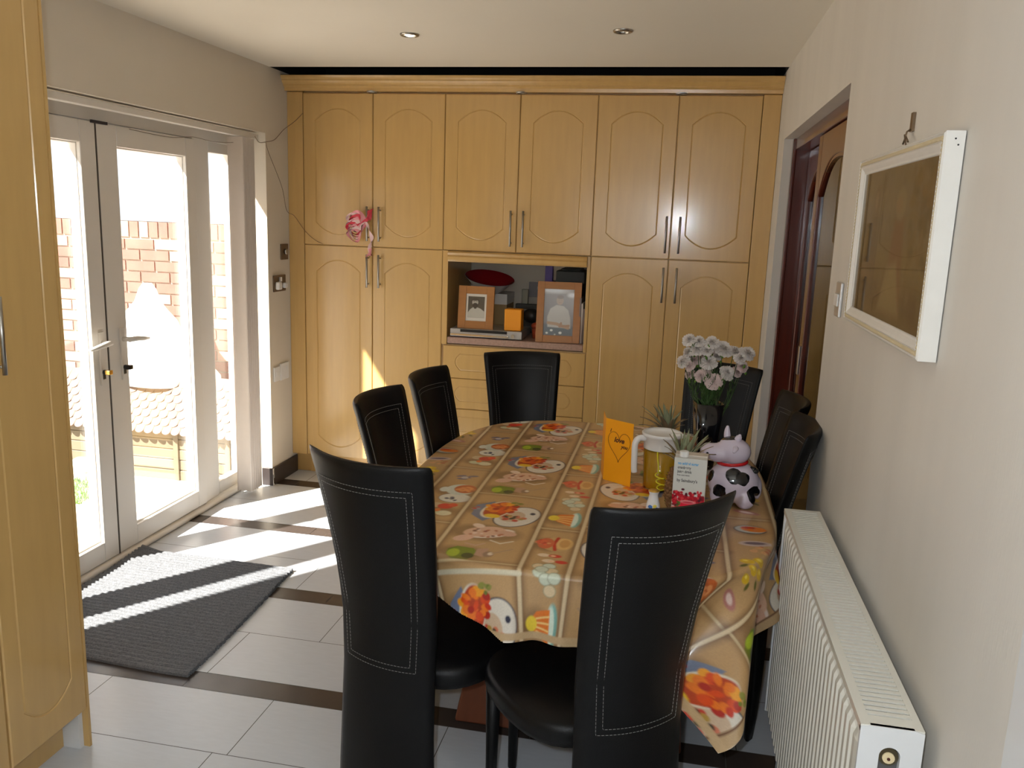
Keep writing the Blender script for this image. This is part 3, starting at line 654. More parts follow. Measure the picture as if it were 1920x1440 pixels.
# tablecloth: printed rectangular oilcloth draped over the oval top
CV = Canvas(1.225, 2.705, -2.945, -1.02, 0.0027, (190, 152, 104))
TAN, DKB, CRM = (172, 136, 92), (120, 84, 48), (214, 196, 160)
XCOL = [(1.30, 1.45, 'n'), (1.45, 1.60, 'c'), (1.60, 1.84, 'w'), (1.84, 1.963, 'k'), (1.963, 2.203, 'w2'), (2.203, 2.353, 'c'), (2.353, 2.503, 'n'), (2.503, 2.743, 'w')]
PERY = 0.53
def shade_in(x0, x1, y0, y1):
    # printed darker brown edging inside each compartment (part of the cloth's printed design)
    for wd, op in ((0.030, 0.35), (0.014, 0.4)):
        for a, b in (((x0, y0), (x0, y1)), ((x0, y1), (x1, y1)), ((x1, y0), (x1, y1))): CV.line([a, b], wd, DKB, soft=0.010, op=op)
def blobs(cx, cy, r, n, cols, sr, seed):
    rs = random.Random(seed)
    for i in range(n):
        a = rs.uniform(0, 2 * PI); d = r * math.sqrt(rs.random()); c = rs.choice(cols); CV.ell(cx + d * math.cos(a), cy + 0.8 * d * math.sin(a), sr * rs.uniform(.6, 1.2), sr * rs.uniform(.5, 1), c, ang=rs.uniform(0, PI))
def shadow(cx, cy, rx, ry): CV.ell(cx - 0.008, cy - 0.004, rx, ry, (104, 72, 42), soft=0.012, op=0.6)
def cell_w(x, y, m=1):      # bowl, plate, fowl, pepper ; y = top (far) of the cell
    X = lambda u: x + 0.12 + m * (u - 0.12); 
    shadow(X(0.10), y - 0.14, 0.09, 0.06); shadow(X(0.11), y - 0.33, 0.10, 0.06); shadow(X(0.08), y - 0.48, 0.07, 0.04)
    CV.ell(X(0.165), y - 0.185, 0.062, 0.092, (40, 42, 70), ang=m * -0.35); CV.ell(X(0.165), y - 0.185, 0.058, 0.088, (222, 214, 200), ang=m * -0.35)
    CV.ell(X(0.205), y - 0.150, 0.008, 0.010, (30, 32, 60)); CV.ell(X(0.15), y - 0.185, 0.036, 0.046, (205, 178, 150), ang=m * -0.3)
    blobs(X(0.155), y - 0.195, 0.032, 14, [(196, 62, 48), (210, 120, 90), (70, 60, 40), (176, 140, 60)], 0.010, 5)
    CV.poly([(X(0.028), y - 0.115), (X(0.075), y - 0.07), (X(0.10), y - 0.20), (X(0.075), y - 0.245), (X(0.03), y - 0.20)], (112, 122, 146)); blobs(X(0.055), y - 0.15, 0.028, 10, [(84, 96, 128), (140, 146, 160), (190, 60, 50)], 0.008, 2)
    CV.ell(X(0.095), y - 0.14, 0.040, 0.078, (226, 216, 196), ang=m * -0.25); CV.ell(X(0.098), y - 0.138, 0.035, 0.072, (186, 62, 16), ang=m * -0.25)
    blobs(X(0.108), y - 0.12, 0.046, 26, [(222, 74, 10), (204, 44, 8), (236, 120, 20), (240, 160, 30), (176, 30, 10)], 0.014, 3)
    CV.ell(X(0.092), y - 0.195, 0.024, 0.016, (236, 192, 34)); blobs(X(0.145), y - 0.075, 0.018, 8, [(110, 122, 40), (140, 140, 60)], 0.008, 9)
    # fowl / meat on a dish
    CV.ell(X(0.12), y - 0.335, 0.068, 0.032, (232, 214, 202), ang=m * 0.5); CV.ell(X(0.10), y - 0.325, 0.060, 0.036, (222, 178, 150), ang=m * 0.5)
    CV.ell(X(0.055), y - 0.385, 0.030, 0.020, (226, 182, 158), ang=m * 0.7); CV.ell(X(0.16), y - 0.325, 0.030, 0.020, (214, 168, 144)); CV.ell(X(0.075), y - 0.285, 0.020, 0.014, (236, 210, 190), ang=m * -0.6)
    blobs(X(0.105), y - 0.335, 0.045, 16, [(190, 110, 70), (236, 206, 190), (150, 80, 80), (120, 70, 50)], 0.007, 11)
    CV.line([(X(0.13), y - 0.385), (X(0.16), y - 0.40), (X(0.19), y - 0.375)], 0.006, (226, 214, 196)); CV.line([(X(0.07), y - 0.42), (X(0.10), y - 0.43), (X(0.12), y - 0.41)], 0.005, (200, 160, 140))
    # pepper, bell and mill
    CV.poly([(X(0.035), y - 0.47), (X(0.055), y - 0.445), (X(0.10), y - 0.45), (X(0.115), y - 0.475), (X(0.10), y - 0.525), (X(0.06), y - 0.53), (X(0.038), y - 0.50)], (112, 132, 26)); CV.ell(X(0.055), y - 0.49, 0.016, 0.026, (164, 184, 40)); CV.ell(X(0.095), y - 0.50, 0.016, 0.018, (52, 66, 24))
    CV.poly([(X(0.11), y - 0.45), (X(0.14), y - 0.44), (X(0.135), y - 0.50), (X(0.11), y - 0.49)], (186, 146, 122)); CV.ell(X(0.145), y - 0.478, 0.014, 0.018, (150, 118, 96)); CV.ell(X(0.150), y - 0.474, 0.007, 0.010, (226, 210, 190)); CV.line([(X(0.155), y - 0.47), (X(0.20), y - 0.43)], 0.005, (170, 140, 110))
def cell_c(x, y):           # jug, cup with saucer, tomatoes and garlic
    shadow(x + 0.09, y - 0.25, 0.06, 0.05); shadow(x + 0.09, y - 0.44, 0.06, 0.04)
    for dx, dy, a in ((0.06, -0.095, .5), (0.08, -0.105, -.4), (0.10, -0.09, .3), (0.07, -0.125, 0)): CV.ell(x + dx, y + dy, 0.018, 0.009, (112, 104, 128), ang=a)
    CV.ell(x + 0.075, y - 0.11, 0.012, 0.012, (190, 186, 190)); CV.ell(x + 0.098, y - 0.318, 0.052, 0.044, (60, 56, 70), ang=.2); CV.ell(x + 0.098, y - 0.318, 0.050, 0.042, (224, 220, 206), ang=.2); blobs(x + 0.088, y - 0.325, 0.026, 9, [(52, 56, 80), (90, 90, 110)], 0.007, 4)
    CV.ell(x + 0.093, y - 0.235, 0.046, 0.052, (206, 212, 200)); CV.ell(x + 0.045, y - 0.245, 0.016, 0.024, (214, 218, 206)); CV.ell(x + 0.108, y - 0.225, 0.036, 0.040, (196, 96, 40)); blobs(x + 0.108, y - 0.225, 0.028, 16, [(214, 120, 56), (176, 70, 26), (230, 150, 90)], 0.010, 6)
    CV.ell(x + 0.06, y - 0.395, 0.020, 0.022, (208, 186, 150)); CV.ell(x + 0.09, y - 0.40, 0.024, 0.024, (206, 44, 30)); CV.ell(x + 0.11, y - 0.385, 0.014, 0.016, (224, 70, 40))
    CV.ell(x + 0.10, y - 0.46, 0.024, 0.020, (222, 214, 180)); CV.ell(x + 0.065, y - 0.455, 0.022, 0.018, (206, 206, 170)); CV.ell(x + 0.075, y - 0.438, 0.010, 0.014, (224, 120, 50))
def cell_n(x, y):           # pie dish, fish, lemons
    shadow(x + 0.08, y - 0.09, 0.05, 0.04); CV.ell(x + 0.075, y - 0.09, 0.046, 0.034, (70, 66, 60)); CV.ell(x + 0.075, y - 0.088, 0.042, 0.030, (188, 190, 180)); CV.ell(x + 0.085, y - 0.085, 0.036, 0.022, (222, 122, 30)); CV.ell(x + 0.07, y - 0.075, 0.020, 0.010, (200, 60, 20))
    CV.ell(x + 0.08, y - 0.20, 0.045, 0.020, (200, 178, 170), ang=.2); CV.ell(x + 0.08, y - 0.198, 0.030, 0.010, (120, 100, 110), ang=.2); blobs(x + 0.09, y - 0.245, 0.030, 9, [(190, 110, 70), (214, 160, 110)], 0.010, 8)
    for dx, dy in ((0.05, -0.33), (0.085, -0.315), (0.07, -0.36), (0.105, -0.345), (0.06, -0.40)): CV.ell(x + dx, y + dy, 0.019, 0.015, (222, 182, 26)); CV.ell(x + dx - .004, y + dy + .004, 0.007, 0.005, (246, 220, 90))
    for dx, dy in ((0.04, -0.36), (0.11, -0.38), (0.085, -0.41)): CV.ell(x + dx, y + dy, 0.014, 0.006, (96, 96, 30), ang=dx * 20)
    CV.ell(x + 0.075, y - 0.47, 0.04, 0.016, (180, 120, 110), ang=-.3); CV.ell(x + 0.075, y - 0.47, 0.022, 0.008, (226, 200, 190), ang=-.3)
def cell_k(x, y):           # cake, figs, eggs, melon slice
    shadow(x + 0.055, y - 0.11, 0.046, 0.045); CV.ell(x + 0.068, y - 0.107, 0.043, 0.050, (198, 160, 106)); CV.ell(x + 0.085, y - 0.102, 0.026, 0.040, (222, 178, 112)); CV.ell(x + 0.088, y - 0.100, 0.014, 0.028, (204, 150, 84))
    CV.line([(x + 0.066, y - 0.062), (x + 0.060, y - 0.105), (x + 0.068, y - 0.15)], 0.010, (196, 40, 26)); CV.ell(x + 0.038, y - 0.107, 0.022, 0.038, (206, 96, 60)); blobs(x + 0.030, y - 0.105, 0.024, 14, [(196, 40, 30), (220, 150, 100), (224, 90, 60)], 0.008, 12)
    for dy in (-0.19, -0.225): CV.ell(x + 0.045 + (-dy - .19) * .5, y + dy, 0.016, 0.011, (230, 206, 176)); CV.ell(x + 0.075 + (-dy - .19) * .6, y + dy, 0.017, 0.010, (206, 50, 40)); CV.ell(x + 0.070, y + dy, 0.007, 0.005, (240, 190, 150))
    for i, (dx, dy) in enumerate(((0.045, -0.265), (0.07, -0.258), (0.05, -0.295), (0.08, -0.285), (0.068, -0.315), (0.09, -0.31), (0.08, -0.345), (0.055, -0.28))):
        CV.ell(x + dx, y + dy, 0.0175, 0.0175, (150, 150, 120)); CV.ell(x + dx, y + dy, 0.0155, 0.0155, (206, 214, 192) if i % 3 else (222, 200, 160))
    shadow(x + 0.05, y - 0.44, 0.04, 0.05)
    CV.ell(x + 0.093, y - 0.44, 0.017, 0.062, (120, 180, 170)); CV.ell(x + 0.088, y - 0.44, 0.012, 0.055, (220, 236, 220)); CV.poly([(x + 0.085, y - 0.395), (x + 0.085, y - 0.495), (x + 0.045, y - 0.47), (x + 0.018, y - 0.44), (x + 0.045, y - 0.405)], (228, 120, 30))
    for k in range(4): CV.line([(x + 0.082, y - 0.415 - k * 0.02), (x + 0.045, y - 0.425 - k * 0.012)], 0.005, (244, 206, 130))
    CV.ell(x + 0.030, y - 0.44, 0.016, 0.022, (236, 206, 50))
for x0, x1, kd in XCOL:
    ph_ = {'n': -1.43 - 0.25, 'c': -1.43, 'w': -1.144, 'k': -1.398, 'w2': -1.35}[kd]
    for k in range(-2, 5):
        y = ph_ - k * PERY
        if y - PERY > -1.0 or y < -2.97: continue
        shade_in(x0, x1, y - PERY, y)
        {'n': cell_n, 'c': cell_c, 'w': cell_w, 'w2': lambda a, b: cell_w(a, b, -1), 'k': cell_k}[kd](x0, y)
        CV.line([(x0, y), (x1, y)], 0.0075, (200, 178, 138))
    CV.line([(x0, -3), (x0, -1)], 0.016, (128, 92, 58), soft=0.004, op=0.6); CV.line([(x0, -3), (x0, -1)], 0.0105, (214, 192, 154)); 
CV.line([(1.60, -2.765), (1.84, -2.765)], 0.014, (214, 204, 176))
CV.line([(2.690, -3), (2.690, -1)], 0.03, (190, 160, 120)); CV.line([(2.678, -3), (2.678, -1)], 0.005, (110, 70, 40)); CV.line([(1.2, -2.93), (2.8, -2.93)], 0.02, (196, 166, 126))
CV.mottled(0.10)
dx = CV.X - TX; dy = CV.Y - TY
rho = ((np.abs(dx) / TA) ** TN + (np.abs(dy) / TB) ** TN) ** (1 / TN); rho = np.maximum(rho, 1e-6)
dist = np.hypot(dx, dy); s_ = np.where(rho > 1, (1 - 1 / rho) * dist, 0)
bx, by = dx / np.maximum(rho, 1), dy / np.maximum(rho, 1)
gx = np.sign(dx) * np.abs(bx / TA) ** (TN - 1) / TA; gy = np.sign(dy) * np.abs(by / TB) ** (TN - 1) / TB; gn = np.hypot(gx, gy) + 1e-9; gx /= gn; gy /= gn
R_ = 0.014; phi = np.minimum(s_ / R_, PI / 2); hang = np.maximum(s_ - R_ * PI / 2, 0)
th = np.arctan2(by / TB, bx / TA)
# folds deepen towards the hem; strongest where the spare corner hangs
cor = np.exp(-((th + 0.76) / 0.42) ** 2)
fold = hang * (0.05 + 0.04 * np.sin(17 * th + 0.6) + 0.05 * np.sin(29 * th + 2) * (1 - cor)) + hang * cor * (0.02 + 0.17 * np.sin(21 * (th + 0.76) + 0.6))
fold = np.where(dy < -TB * .5, fold, fold * 0.6)
out = R_ * np.sin(phi) + fold
tang = hang * cor * (-0.66 + 0.10 * np.cos(21 * (th + 0.76) + 1.2))
px = TX + bx + gx * out - gy * tang; py = TY + by + gy * out + gx * tang
drop = R_ * (1 - np.cos(phi)) + hang * np.sqrt(np.maximum(1 - 0.06 - 0.46 * cor, .2))
pz = TZ + 0.010 - drop + 0.0008 * np.sin(CV.X * 23) * np.sin(CV.Y * 19)
smax = np.where((dy < 0) & (dx < 0), 0.125 + 0.075 * np.clip((dx + 0.34) / 0.2, 0, 1) , 9.0)
cloth = CV.mesh('tablecloth', np.stack([px, py, pz], -1), vcol('printed_oilcloth', 0.40, coat=0.45, coatr=0.14), keep=(s_ < smax))
tag(cloth, 'brown oilcloth printed with food pictures in compartments, over the dining table', 'tablecloth')

# ------------------------------------------------------------------ chairs
def back_pt(u, z, side):    # side +1 front (towards sitter, +y), -1 rear
    zs = [0.0, 0.12, 0.30, 0.45, 0.60, 0.75, 0.88, 0.97, 1.02]; yc = [-0.066, -0.072, -0.070, -0.064, -0.064, -0.086, -0.114, -0.136, -0.150]
    ws = [0.312, 0.300, 0.286, 0.281, 0.290, 0.308, 0.330, 0.346, 0.356]
    y = np.interp(z, zs, yc); wv = np.interp(z, zs, ws) / 2; c = 0.018 + 0.040 * (z / 1.02)
    return Vector((u * wv, y - c * (1 - u * u) + side * 0.014, z))
def smoothz(z): return z
def make_chair():
    t = empty('dining_chair', (0, 0, 0))
    bm = bmesh.new(); rings = []
    us = [-1 + 2 * k / 16 for k in range(17)]
    zl = [0.001, 0.03, 0.08, 0.15, 0.22, 0.30, 0.37, 0.44, 0.51, 0.58, 0.65, 0.72, 0.79, 0.86, 0.92, 0.97, 1.0, 1.012, 1.0185, 1.0205]
    for z in zl:
        k = 1.0; wk = 1.0
        if z > 1.0: q = (z - 1.0) / 0.0207; k = math.sqrt(max(0, 1 - q * q)) * 0.85 + 0.15; wk = 1 - 0.035 * (1 - math.sqrt(max(0, 1 - q * q)))
        ring = []
        for side, U in ((-1, us), (1, us[::-1])):
            for u in U:
                th_ = math.sqrt(max(0, 1 - abs(u) ** 14)) if abs(u) < 1 else 0.0
                th_ = max(th_, 0.25)
                p = back_pt(u * wk, z, 0); p.y += side * 0.014 * k * th_; ring.append(p)
        rings.append(ring)
    loft(bm, rings); finish('backrest', bm, M_BLACK, t)
    # stitched double line, front and rear
    for side in (-1, 1):
        bm = bmesh.new()
        for ins in (0.0, 0.014):
            if side == 1 and ins == 0: zt, zb_, us_ = 0.965, 0.50, 0.80
            zt, zb_, um, ub = 0.960 - ins, 0.475 + ins, 0.80 - ins / 0.17, 0.74 - ins / 0.14
            path = []
            n = 60
            for k in range(n): path.append((-um + 2 * um * k / n, zt))
            for k in range(n): path.append((um + (ub - um) * k / n, zt + (zb_ - zt) * k / n))
            for k in range(n): path.append((ub - 2 * ub * k / n, zb_))
            for k in range(n + 1): path.append((-ub + (-um + ub) * k / n, zb_ + (zt - zb_) * k / n))
            P3 = [back_pt(u, z, 0) + Vector((0, side * 0.0146, 0)) for u, z in path]
            acc = 0; nxt = 0; L_ = [0]
            for a, b in zip(P3, P3[1:]): L_.append(L_[-1] + (b - a).length)
            s0 = 0.0
            arr = np.array([list(p) for p in P3]); La = np.array(L_)
            def at(s): return Vector([np.interp(s, La, arr[:, i]) for i in range(3)])
            while s0 + 0.0062 < L_[-1]:
                a, b = at(s0), at(s0 + 0.0062); d = (b - a).normalized(); nrm = Vector((0, side, 0)); sdv = d.cross(nrm).normalized() * 0.00048
                v = [bm.verts.new(q) for q in (a - sdv, a + sdv, b + sdv, b - sdv)]; v2 = [bm.verts.new(q.co + nrm * 0.0009) for q in v]
                bm.faces.new(v2)
                for k in range(4): bm.faces.new((v[k], v[(k + 1) % 4], v2[(k + 1) % 4], v2[k]))
                s0 += 0.0092
        finish('stitching', bm, M_STITCH, t)
    # seat cushion
    bm = bmesh.new(); rings = []
    def seat_outline(k, z):
        pts = []
        for i in range(48):
            a = 2 * PI * i / 48; c, s = math.cos(a), math.sin(a); n = 3.2
            q = (abs(c) ** n + abs(s) ** n) ** (-1 / n); x = 0.222 * q * c; y = 0.215 * q * s
            x *= 1 - 0.10 * max(0, -y / 0.215) ; 
            pts.append((x * k, 0.175 + y * k, z))
        return pts
    for k, z in ((0.93, 0.395), (0.985, 0.402), (1, 0.415), (1, 0.435), (0.985, 0.449), (0.94, 0.456), (0.7, 0.460), (0.35, 0.462)): rings.append(seat_outline(k, z))
    loft(bm, rings); finish('seat', bm, M_BLACK, t)
    for sx in (-1, 1):
        bm = bmesh.new(); rr = []
        for z, h in ((0.001, 0.012), (0.2, 0.015), (0.40, 0.020)):
            cx = sx * (0.175 - 0.01 * z); cy = 0.325 - 0.02 * (0.4 - z); rr.append([(cx + h * math.cos(2 * PI * k / 12 + PI / 12) * 1.1, cy + h * math.sin(2 * PI * k / 12 + PI / 12), z) for k in range(12)])
        loft(bm, rr); finish('leg', bm, M_BLACK, t)
    return t
def copy_tree(o, parent=None):
    c = o.copy(); col.objects.link(c)
    if parent: c.parent = parent
    for ch in list(o.children): copy_tree(ch, c)
    return c
# (x, y) on the floor, facing angle, height factor
CH = [(1.536, -2.736, 73.5, 1.02, 'black leather chair with its stitched back to the camera, left front of the table'),
      (2.100, -2.862, 124.8, 1.02, 'black leather chair with its stitched back to the camera, right front of the table'),
      (1.397, -2.133, -5.2, 1.0, 'black leather chair at the left side of the table, between front and far chairs'),
      (1.436, -1.699, -4.9, 1.0, 'black leather chair at the far left side of the table, before the drawers'),
      (1.557, -1.108, -69, 0.98, 'black leather chair at the far end of the table, below the niche'),
      (2.333, -1.070, -115, 0.98, 'black leather chair behind the flowers in the far right corner'),
      (2.440, -1.660, 183.2, 0.99, 'black leather chair at the right side before the mahogany doorway, behind another chair'),
      (2.425, -2.025, 180.1, 0.99, 'black leather chair squeezed against the right wall beside the radiator')]
proto = make_chair()
for i, (x, y, a, hs, lab) in enumerate(CH):
    o = proto if i == 0 else copy_tree(proto)
    o.location = (x, y, 0); o.rotation_euler = (0, 0, math.radians(a - 90)); o.scale = (1, 1, hs); tag(o, lab, 'chair', 'chairs around the dining table')

# ------------------------------------------------------------------ radiator
RX0, RX1, RY0, RY1, RZ0, RZ1 = 2.513, 2.609, -3.378, -2.320, 0.20, 0.825
t = empty('radiator', (2.55, -2.75, 0.17), 'white panel radiator with a slotted top grille under the picture', 'radiator')
bm = bmesh.new(); N = 30; stp = (RY1 - RY0 - 0.05) / N; ring0 = []
pts = []
for k in range(N):
    y = RY0 + 0.025 + k * stp
    pts += [(RX0 + 0.001, y + stp * .16), (RX0 + 0.001, y + stp * .58), (RX0 + 0.009, y + stp * .70), (RX0 + 0.009, y + stp * .96)]
pts = [(RX0 + 0.006, RY0 + 0.004)] + pts + [(RX0 + 0.006, RY1 - 0.004)]
loft(bm, [[(x, y, z) for x, y in pts] for z in (RZ0 + 0.03, RZ1 - 0.045)], closed=False, cap=False, smooth=False)
# rounded shoulder where the ribs meet the flat top band
loft(bm, [[(x + (RX0 + 0.010 - x) * q, y, RZ1 - 0.045 + zz) for x, y in pts] for q, zz in ((0, 0), (0.5, 0.012), (1, 0.018))], closed=False, cap=False, smooth=False)
loft(bm, [[(x, RY0 + 0.004, z), (x, RY1 - 0.004, z)] for x, z in ((RX0 + 0.010, RZ1 - 0.027), (RX0 + 0.010, RZ1 - 0.012), (RX0 + 0.004, RZ1 - 0.008))], closed=False, cap=False, smooth=False)
box(bm, RX0 + 0.0095, RX0 + 0.018, RY0 + 0.004, RY1 - 0.004, RZ0 + 0.02, RZ1 - 0.012)
rel(bm, t); finish('front_panel', bm, M_RAD, t)
bm = bmesh.new(); box(bm, RX1 - 0.02, RX1 - 0.008, RY0 + 0.004, RY1 - 0.004, RZ0 + 0.02, RZ1 - 0.012); rel(bm, t); finish('rear_panel', bm, M_RAD, t)
bm = bmesh.new()   # top grille: rails and bars
box(bm, RX0, RX0 + 0.016, RY0, RY1, RZ1 - 0.012, RZ1); box(bm, RX1 - 0.012, RX1, RY0, RY1, RZ1 - 0.012, RZ1); box(bm, RX0 + 0.016, RX1 - 0.012, RY0, RY0 + 0.03, RZ1 - 0.006, RZ1); box(bm, RX0 + 0.016, RX1 - 0.012, RY1 - 0.02, RY1, RZ1 - 0.006, RZ1)
y = RY0 + 0.0355
while y < RY1 - 0.025:
    box(bm, RX0 + 0.016, RX1 - 0.012, y, y + 0.0088, RZ1 - 0.003, RZ1 - 0.0003); y += 0.0145
rel(bm, t); gr = finish('top_grille', bm, M_RAD, t, bevel=0)
bm = bmesh.new(); box(bm, RX0 + 0.02, RX1 - 0.022, RY0 + 0.01, RY1 - 0.01, RZ0 + 0.05, RZ1 - 0.05); rel(bm, t); finish('convector_fins', bm, mat('dark_grey_steel', (0.10, 0.10, 0.10), 0.7), t)  # plain block in one dark grey between the two panels
# end cap with an opening for the valve
bm = bmesh.new(); cx, cz = (RX0 + RX1) / 2, RZ1 - 0.062; n = 32; hw, hh = 0.016, 0.012
hole = [(cx + hw * math.cos(2 * PI * k / n + PI / n), cz + (hh if math.sin(2 * PI * k / n + PI / n) > 0 else -hh) + hw * math.sin(2 * PI * k / n + PI / n)) for k in range(n)]
outer = []
for k in range(n):
    a = 2 * PI * k / n + PI / n; c_, s__ = math.cos(a), math.sin(a); q = 1 / max(abs(c_) / ((RX1 - RX0) / 2), abs(s__) / 0.062 if s__ > 0 else abs(s__) / 0.20); outer.append((cx + q * c_, cz + q * s__))
vo = [bm.verts.new((x, RY0 - 0.002, z)) for x, z in outer]; vh = [bm.verts.new((x, RY0 - 0.002, z)) for x, z in hole]; vi = [bm.verts.new((x, RY0 + 0.03, z)) for x, z in hole]; vb_ = [bm.verts.new((x, RY0 + 0.006, z)) for x, z in outer]
for k in range(n):
    j = (k + 1) % n; bm.faces.new((vo[k], vo[j], vh[j], vh[k])); bm.faces.new((vh[k], vh[j], vi[j], vi[k])); bm.faces.new((vo[k], vb_[k], vb_[j], vo[j]))
box(bm, RX0, RX1, RY0 - 0.002, RY0 + 0.006, RZ0, cz - 0.19)
rel(bm, t); finish('end_cap', bm, M_RADE, t)
bm = bmesh.new(); box(bm, RX0 + 0.001, RX1 - 0.001, RY1 - 0.004, RY1 + 0.002, RZ0, RZ1 - 0.001); rel(bm, t); finish('end_cap', bm, M_RADE, t, bevel=0.002)
bm = bmesh.new(); tube(bm, [(cx, RY0 + 0.004, cz + 0.008), (cx, RY0 + 0.03, cz + 0.008)], 0.0155, 20); rel(bm, t); vl = finish('valve', bm, mat('dark_brass', (0.12, 0.10, 0.06), 0.35, metal=0.8), t)
bm = bmesh.new(); tube(bm, [(cx, RY0 + 0.001, cz + 0.007), (cx, RY0 + 0.006, cz + 0.007)], 0.0095, 16); rel(bm, t); finish('spindle', bm, mat('cream_nylon', (0.75, 0.62, 0.38), 0.4), vl)
bm = bmesh.new(); tube(bm, [(cx, RY0 - 0.0005, cz + 0.006), (cx, RY0 + 0.003, cz + 0.006)], 0.0025, 12); rel(bm, t); finish('spindle_hole', bm, mat('rust', (0.08, 0.02, 0.01), 0.7), vl)
bm = bmesh.new(); box(bm, RX0 + 0.012, RX0 + 0.016, RY0 - 0.0025, RY0, 0.68, 0.715); rel(bm, t); finish('slot', bm, M_STEEL, t, bevel=0.001)
for yy in (-3.34, -2.5):
    bm = bmesh.new(); box(bm, RX1 - 0.008, XR - 0.002, yy, yy + 0.004, 0.30, 0.70); box(bm, XR - 0.006, XR - 0.002, yy, yy + 0.03, 0.30, 0.70); rel(bm, t); finish('wall_bracket', bm, M_RADE, t)
for yy in (-3.34, -2.36):
    bm = bmesh.new(); tube(bm, [(2.56, yy, 0.001), (2.56, yy, 0.22)], 0.0075, 12); rel(bm, t); finish('pipe', bm, M_CHROME, t)

# ------------------------------------------------------------------ picture on the right wall
PY0, PY1, PZ0, PZ1 = -3.115, -2.42, 1.375, 1.765
t = empty('framed_picture', (2.6, -2.77, PZ0), 'white and gilt framed faded painting of robed figures, on the right wall', 'picture')
bm = bmesh.new()
def molding(bm, y0, y1, z0, z1, prof, x_at):
    # prof: list of (inset, x)
    rr = []
    for ins, x in prof: rr.append([(x, y0 + ins, z0 + ins), (x, y1 - ins, z0 + ins), (x, y1 - ins, z1 - ins), (x, y0 + ins, z1 - ins)])
    vr = [[bm.verts.new(p) for p in r] for r in rr]
    for a, b in zip(vr, vr[1:]):
        for k in range(4): bm.faces.new((a[k], a[(k + 1) % 4], b[(k + 1) % 4], b[k]))
molding(bm, PY0, PY1, PZ0, PZ1, [(0.0, 2.628), (0.0, 2.598), (0.004, 2.595), (0.006, 2.597), (0.016, 2.598), (0.018, 2.596), (0.023, 2.598), (0.030, 2.602), (0.034, 2.603), (0.036, 2.606)], None)
bmesh.ops.translate(bm, vec=-Vector(t.location), verts=bm.verts); finish('frame', bm, mat('white_frame_paint', (0.74, 0.72, 0.68), 0.35, noise=0.05, nscale=30), t)
bm = bmesh.new()   # gilt beading
def beads(y0, z0, y1, z1):
    n = int(math.hypot(y1 - y0, z1 - z0) / 0.008)
    for k in range(n):
        q = (k + .5) / n; y = y0 + (y1 - y0) * q; z = z0 + (z1 - z0) * q
        ellipsoid(bm, (2.5968, y, z), (0.0025, 0.0042, 0.0042), u=8, v=5)
i_ = 0.011
beads(PY0 + i_, PZ0 + i_, PY1 - i_, PZ0 + i_); beads(PY0 + i_, PZ1 - i_, PY1 - i_, PZ1 - i_); beads(PY1 - i_, PZ0 + i_, PY1 - i_, PZ1 - i_); beads(PY0 + i_, PZ0 + i_, PY0 + i_, PZ1 - i_)
rel(bm, t); finish('beading', bm, mat('gilt', (0.52, 0.42, 0.26), 0.5), t)
A = Canvas(0, PY1 - PY0 - 0.07, 0, PZ1 - PZ0 - 0.07, 0.003, (128, 116, 92)); Wp, Hp = A.xs[-1], A.ys[-1]
# x measured from the far edge towards the camera
A.poly([(0, 0), (Wp, 0), (Wp, Hp * .5), (0, Hp * .55)], (132, 112, 60), soft=0.03); A.poly([(0, 0), (Wp, 0), (Wp, Hp * .25), (0, Hp * .35)], (98, 74, 46), soft=0.03)
rs = random.Random(4)
for k in range(260): A.ell(rs.uniform(0, Wp), rs.uniform(0, Hp), rs.uniform(.005, .03), rs.uniform(.005, .02), rs.choice([(124, 108, 70), (112, 96, 60), (140, 124, 88), (96, 86, 60)]), soft=0.008, op=0.35)
for k in range(90): A.ell(Wp * rs.uniform(.72, 1.0), Hp * rs.uniform(.35, 1.0), rs.uniform(.006, .02), rs.uniform(.006, .015), rs.choice([(110, 84, 44), (126, 100, 50), (84, 72, 40)]), soft=0.005, op=0.6)
def fig(cx, zt, zb, w_, robe, hood, face):
    A.poly([(cx - w_ * .5, zt - .05), (cx + w_ * .5, zt - .05), (cx + w_ * 1.0, zb), (cx - w_ * 1.0, zb)], robe, soft=0.012)
    A.ell(cx, zt - .02, w_ * .55, 0.032, hood, soft=0.005); A.ell(cx - w_ * .15, zt - .022, w_ * .3, 0.019, face, soft=0.003)
fig(Wp * .25, Hp * .86, 0.03, 0.05, (98, 78, 52), (110, 92, 66), (150, 124, 94)); fig(Wp * .60, Hp * .82, 0.02, 0.075, (126, 84, 54), (150, 134, 100), (158, 130, 96))
A.poly([(Wp * .5, Hp * .35), (Wp * .62, Hp * .4), (Wp * .72, 0.02), (Wp * .42, 0.02)], (160, 140, 96), soft=0.01); A.line([(Wp * .2, Hp * .7), (Wp * .14, 0.02)], 0.01, (120, 96, 60), soft=.004); A.line([(Wp * .33, Hp * .95), (Wp * .30, 0.05)], 0.008, (86, 70, 48), soft=.004)
A.mottled(0.08); A.C *= 0.85
P3 = np.stack([np.full(A.X.shape, 2.6062), PY1 - 0.035 - A.X, PZ0 + 0.035 + A.Y], -1) - np.array(t.location)
A.mesh('painting', P3, vcol('faded_print', 0.6), t)
bm = bmesh.new(); box(bm, 2.6050, 2.6056, PY0 + 0.034, PY1 - 0.034, PZ0 + 0.034, PZ1 - 0.034); rel(bm, t); finish('pane', bm, glass('picture_glass', (0.93, 0.92, 0.9), 0.02, 1.22), t)
bm = bmesh.new(); box(bm, 2.6075, 2.6275, PY0 + 0.004, PY1 - 0.004, PZ0 + 0.004, PZ1 - 0.004); rel(bm, t); finish('backing', bm, mat('brown_card', (0.3, 0.2, 0.1), 0.8), t)
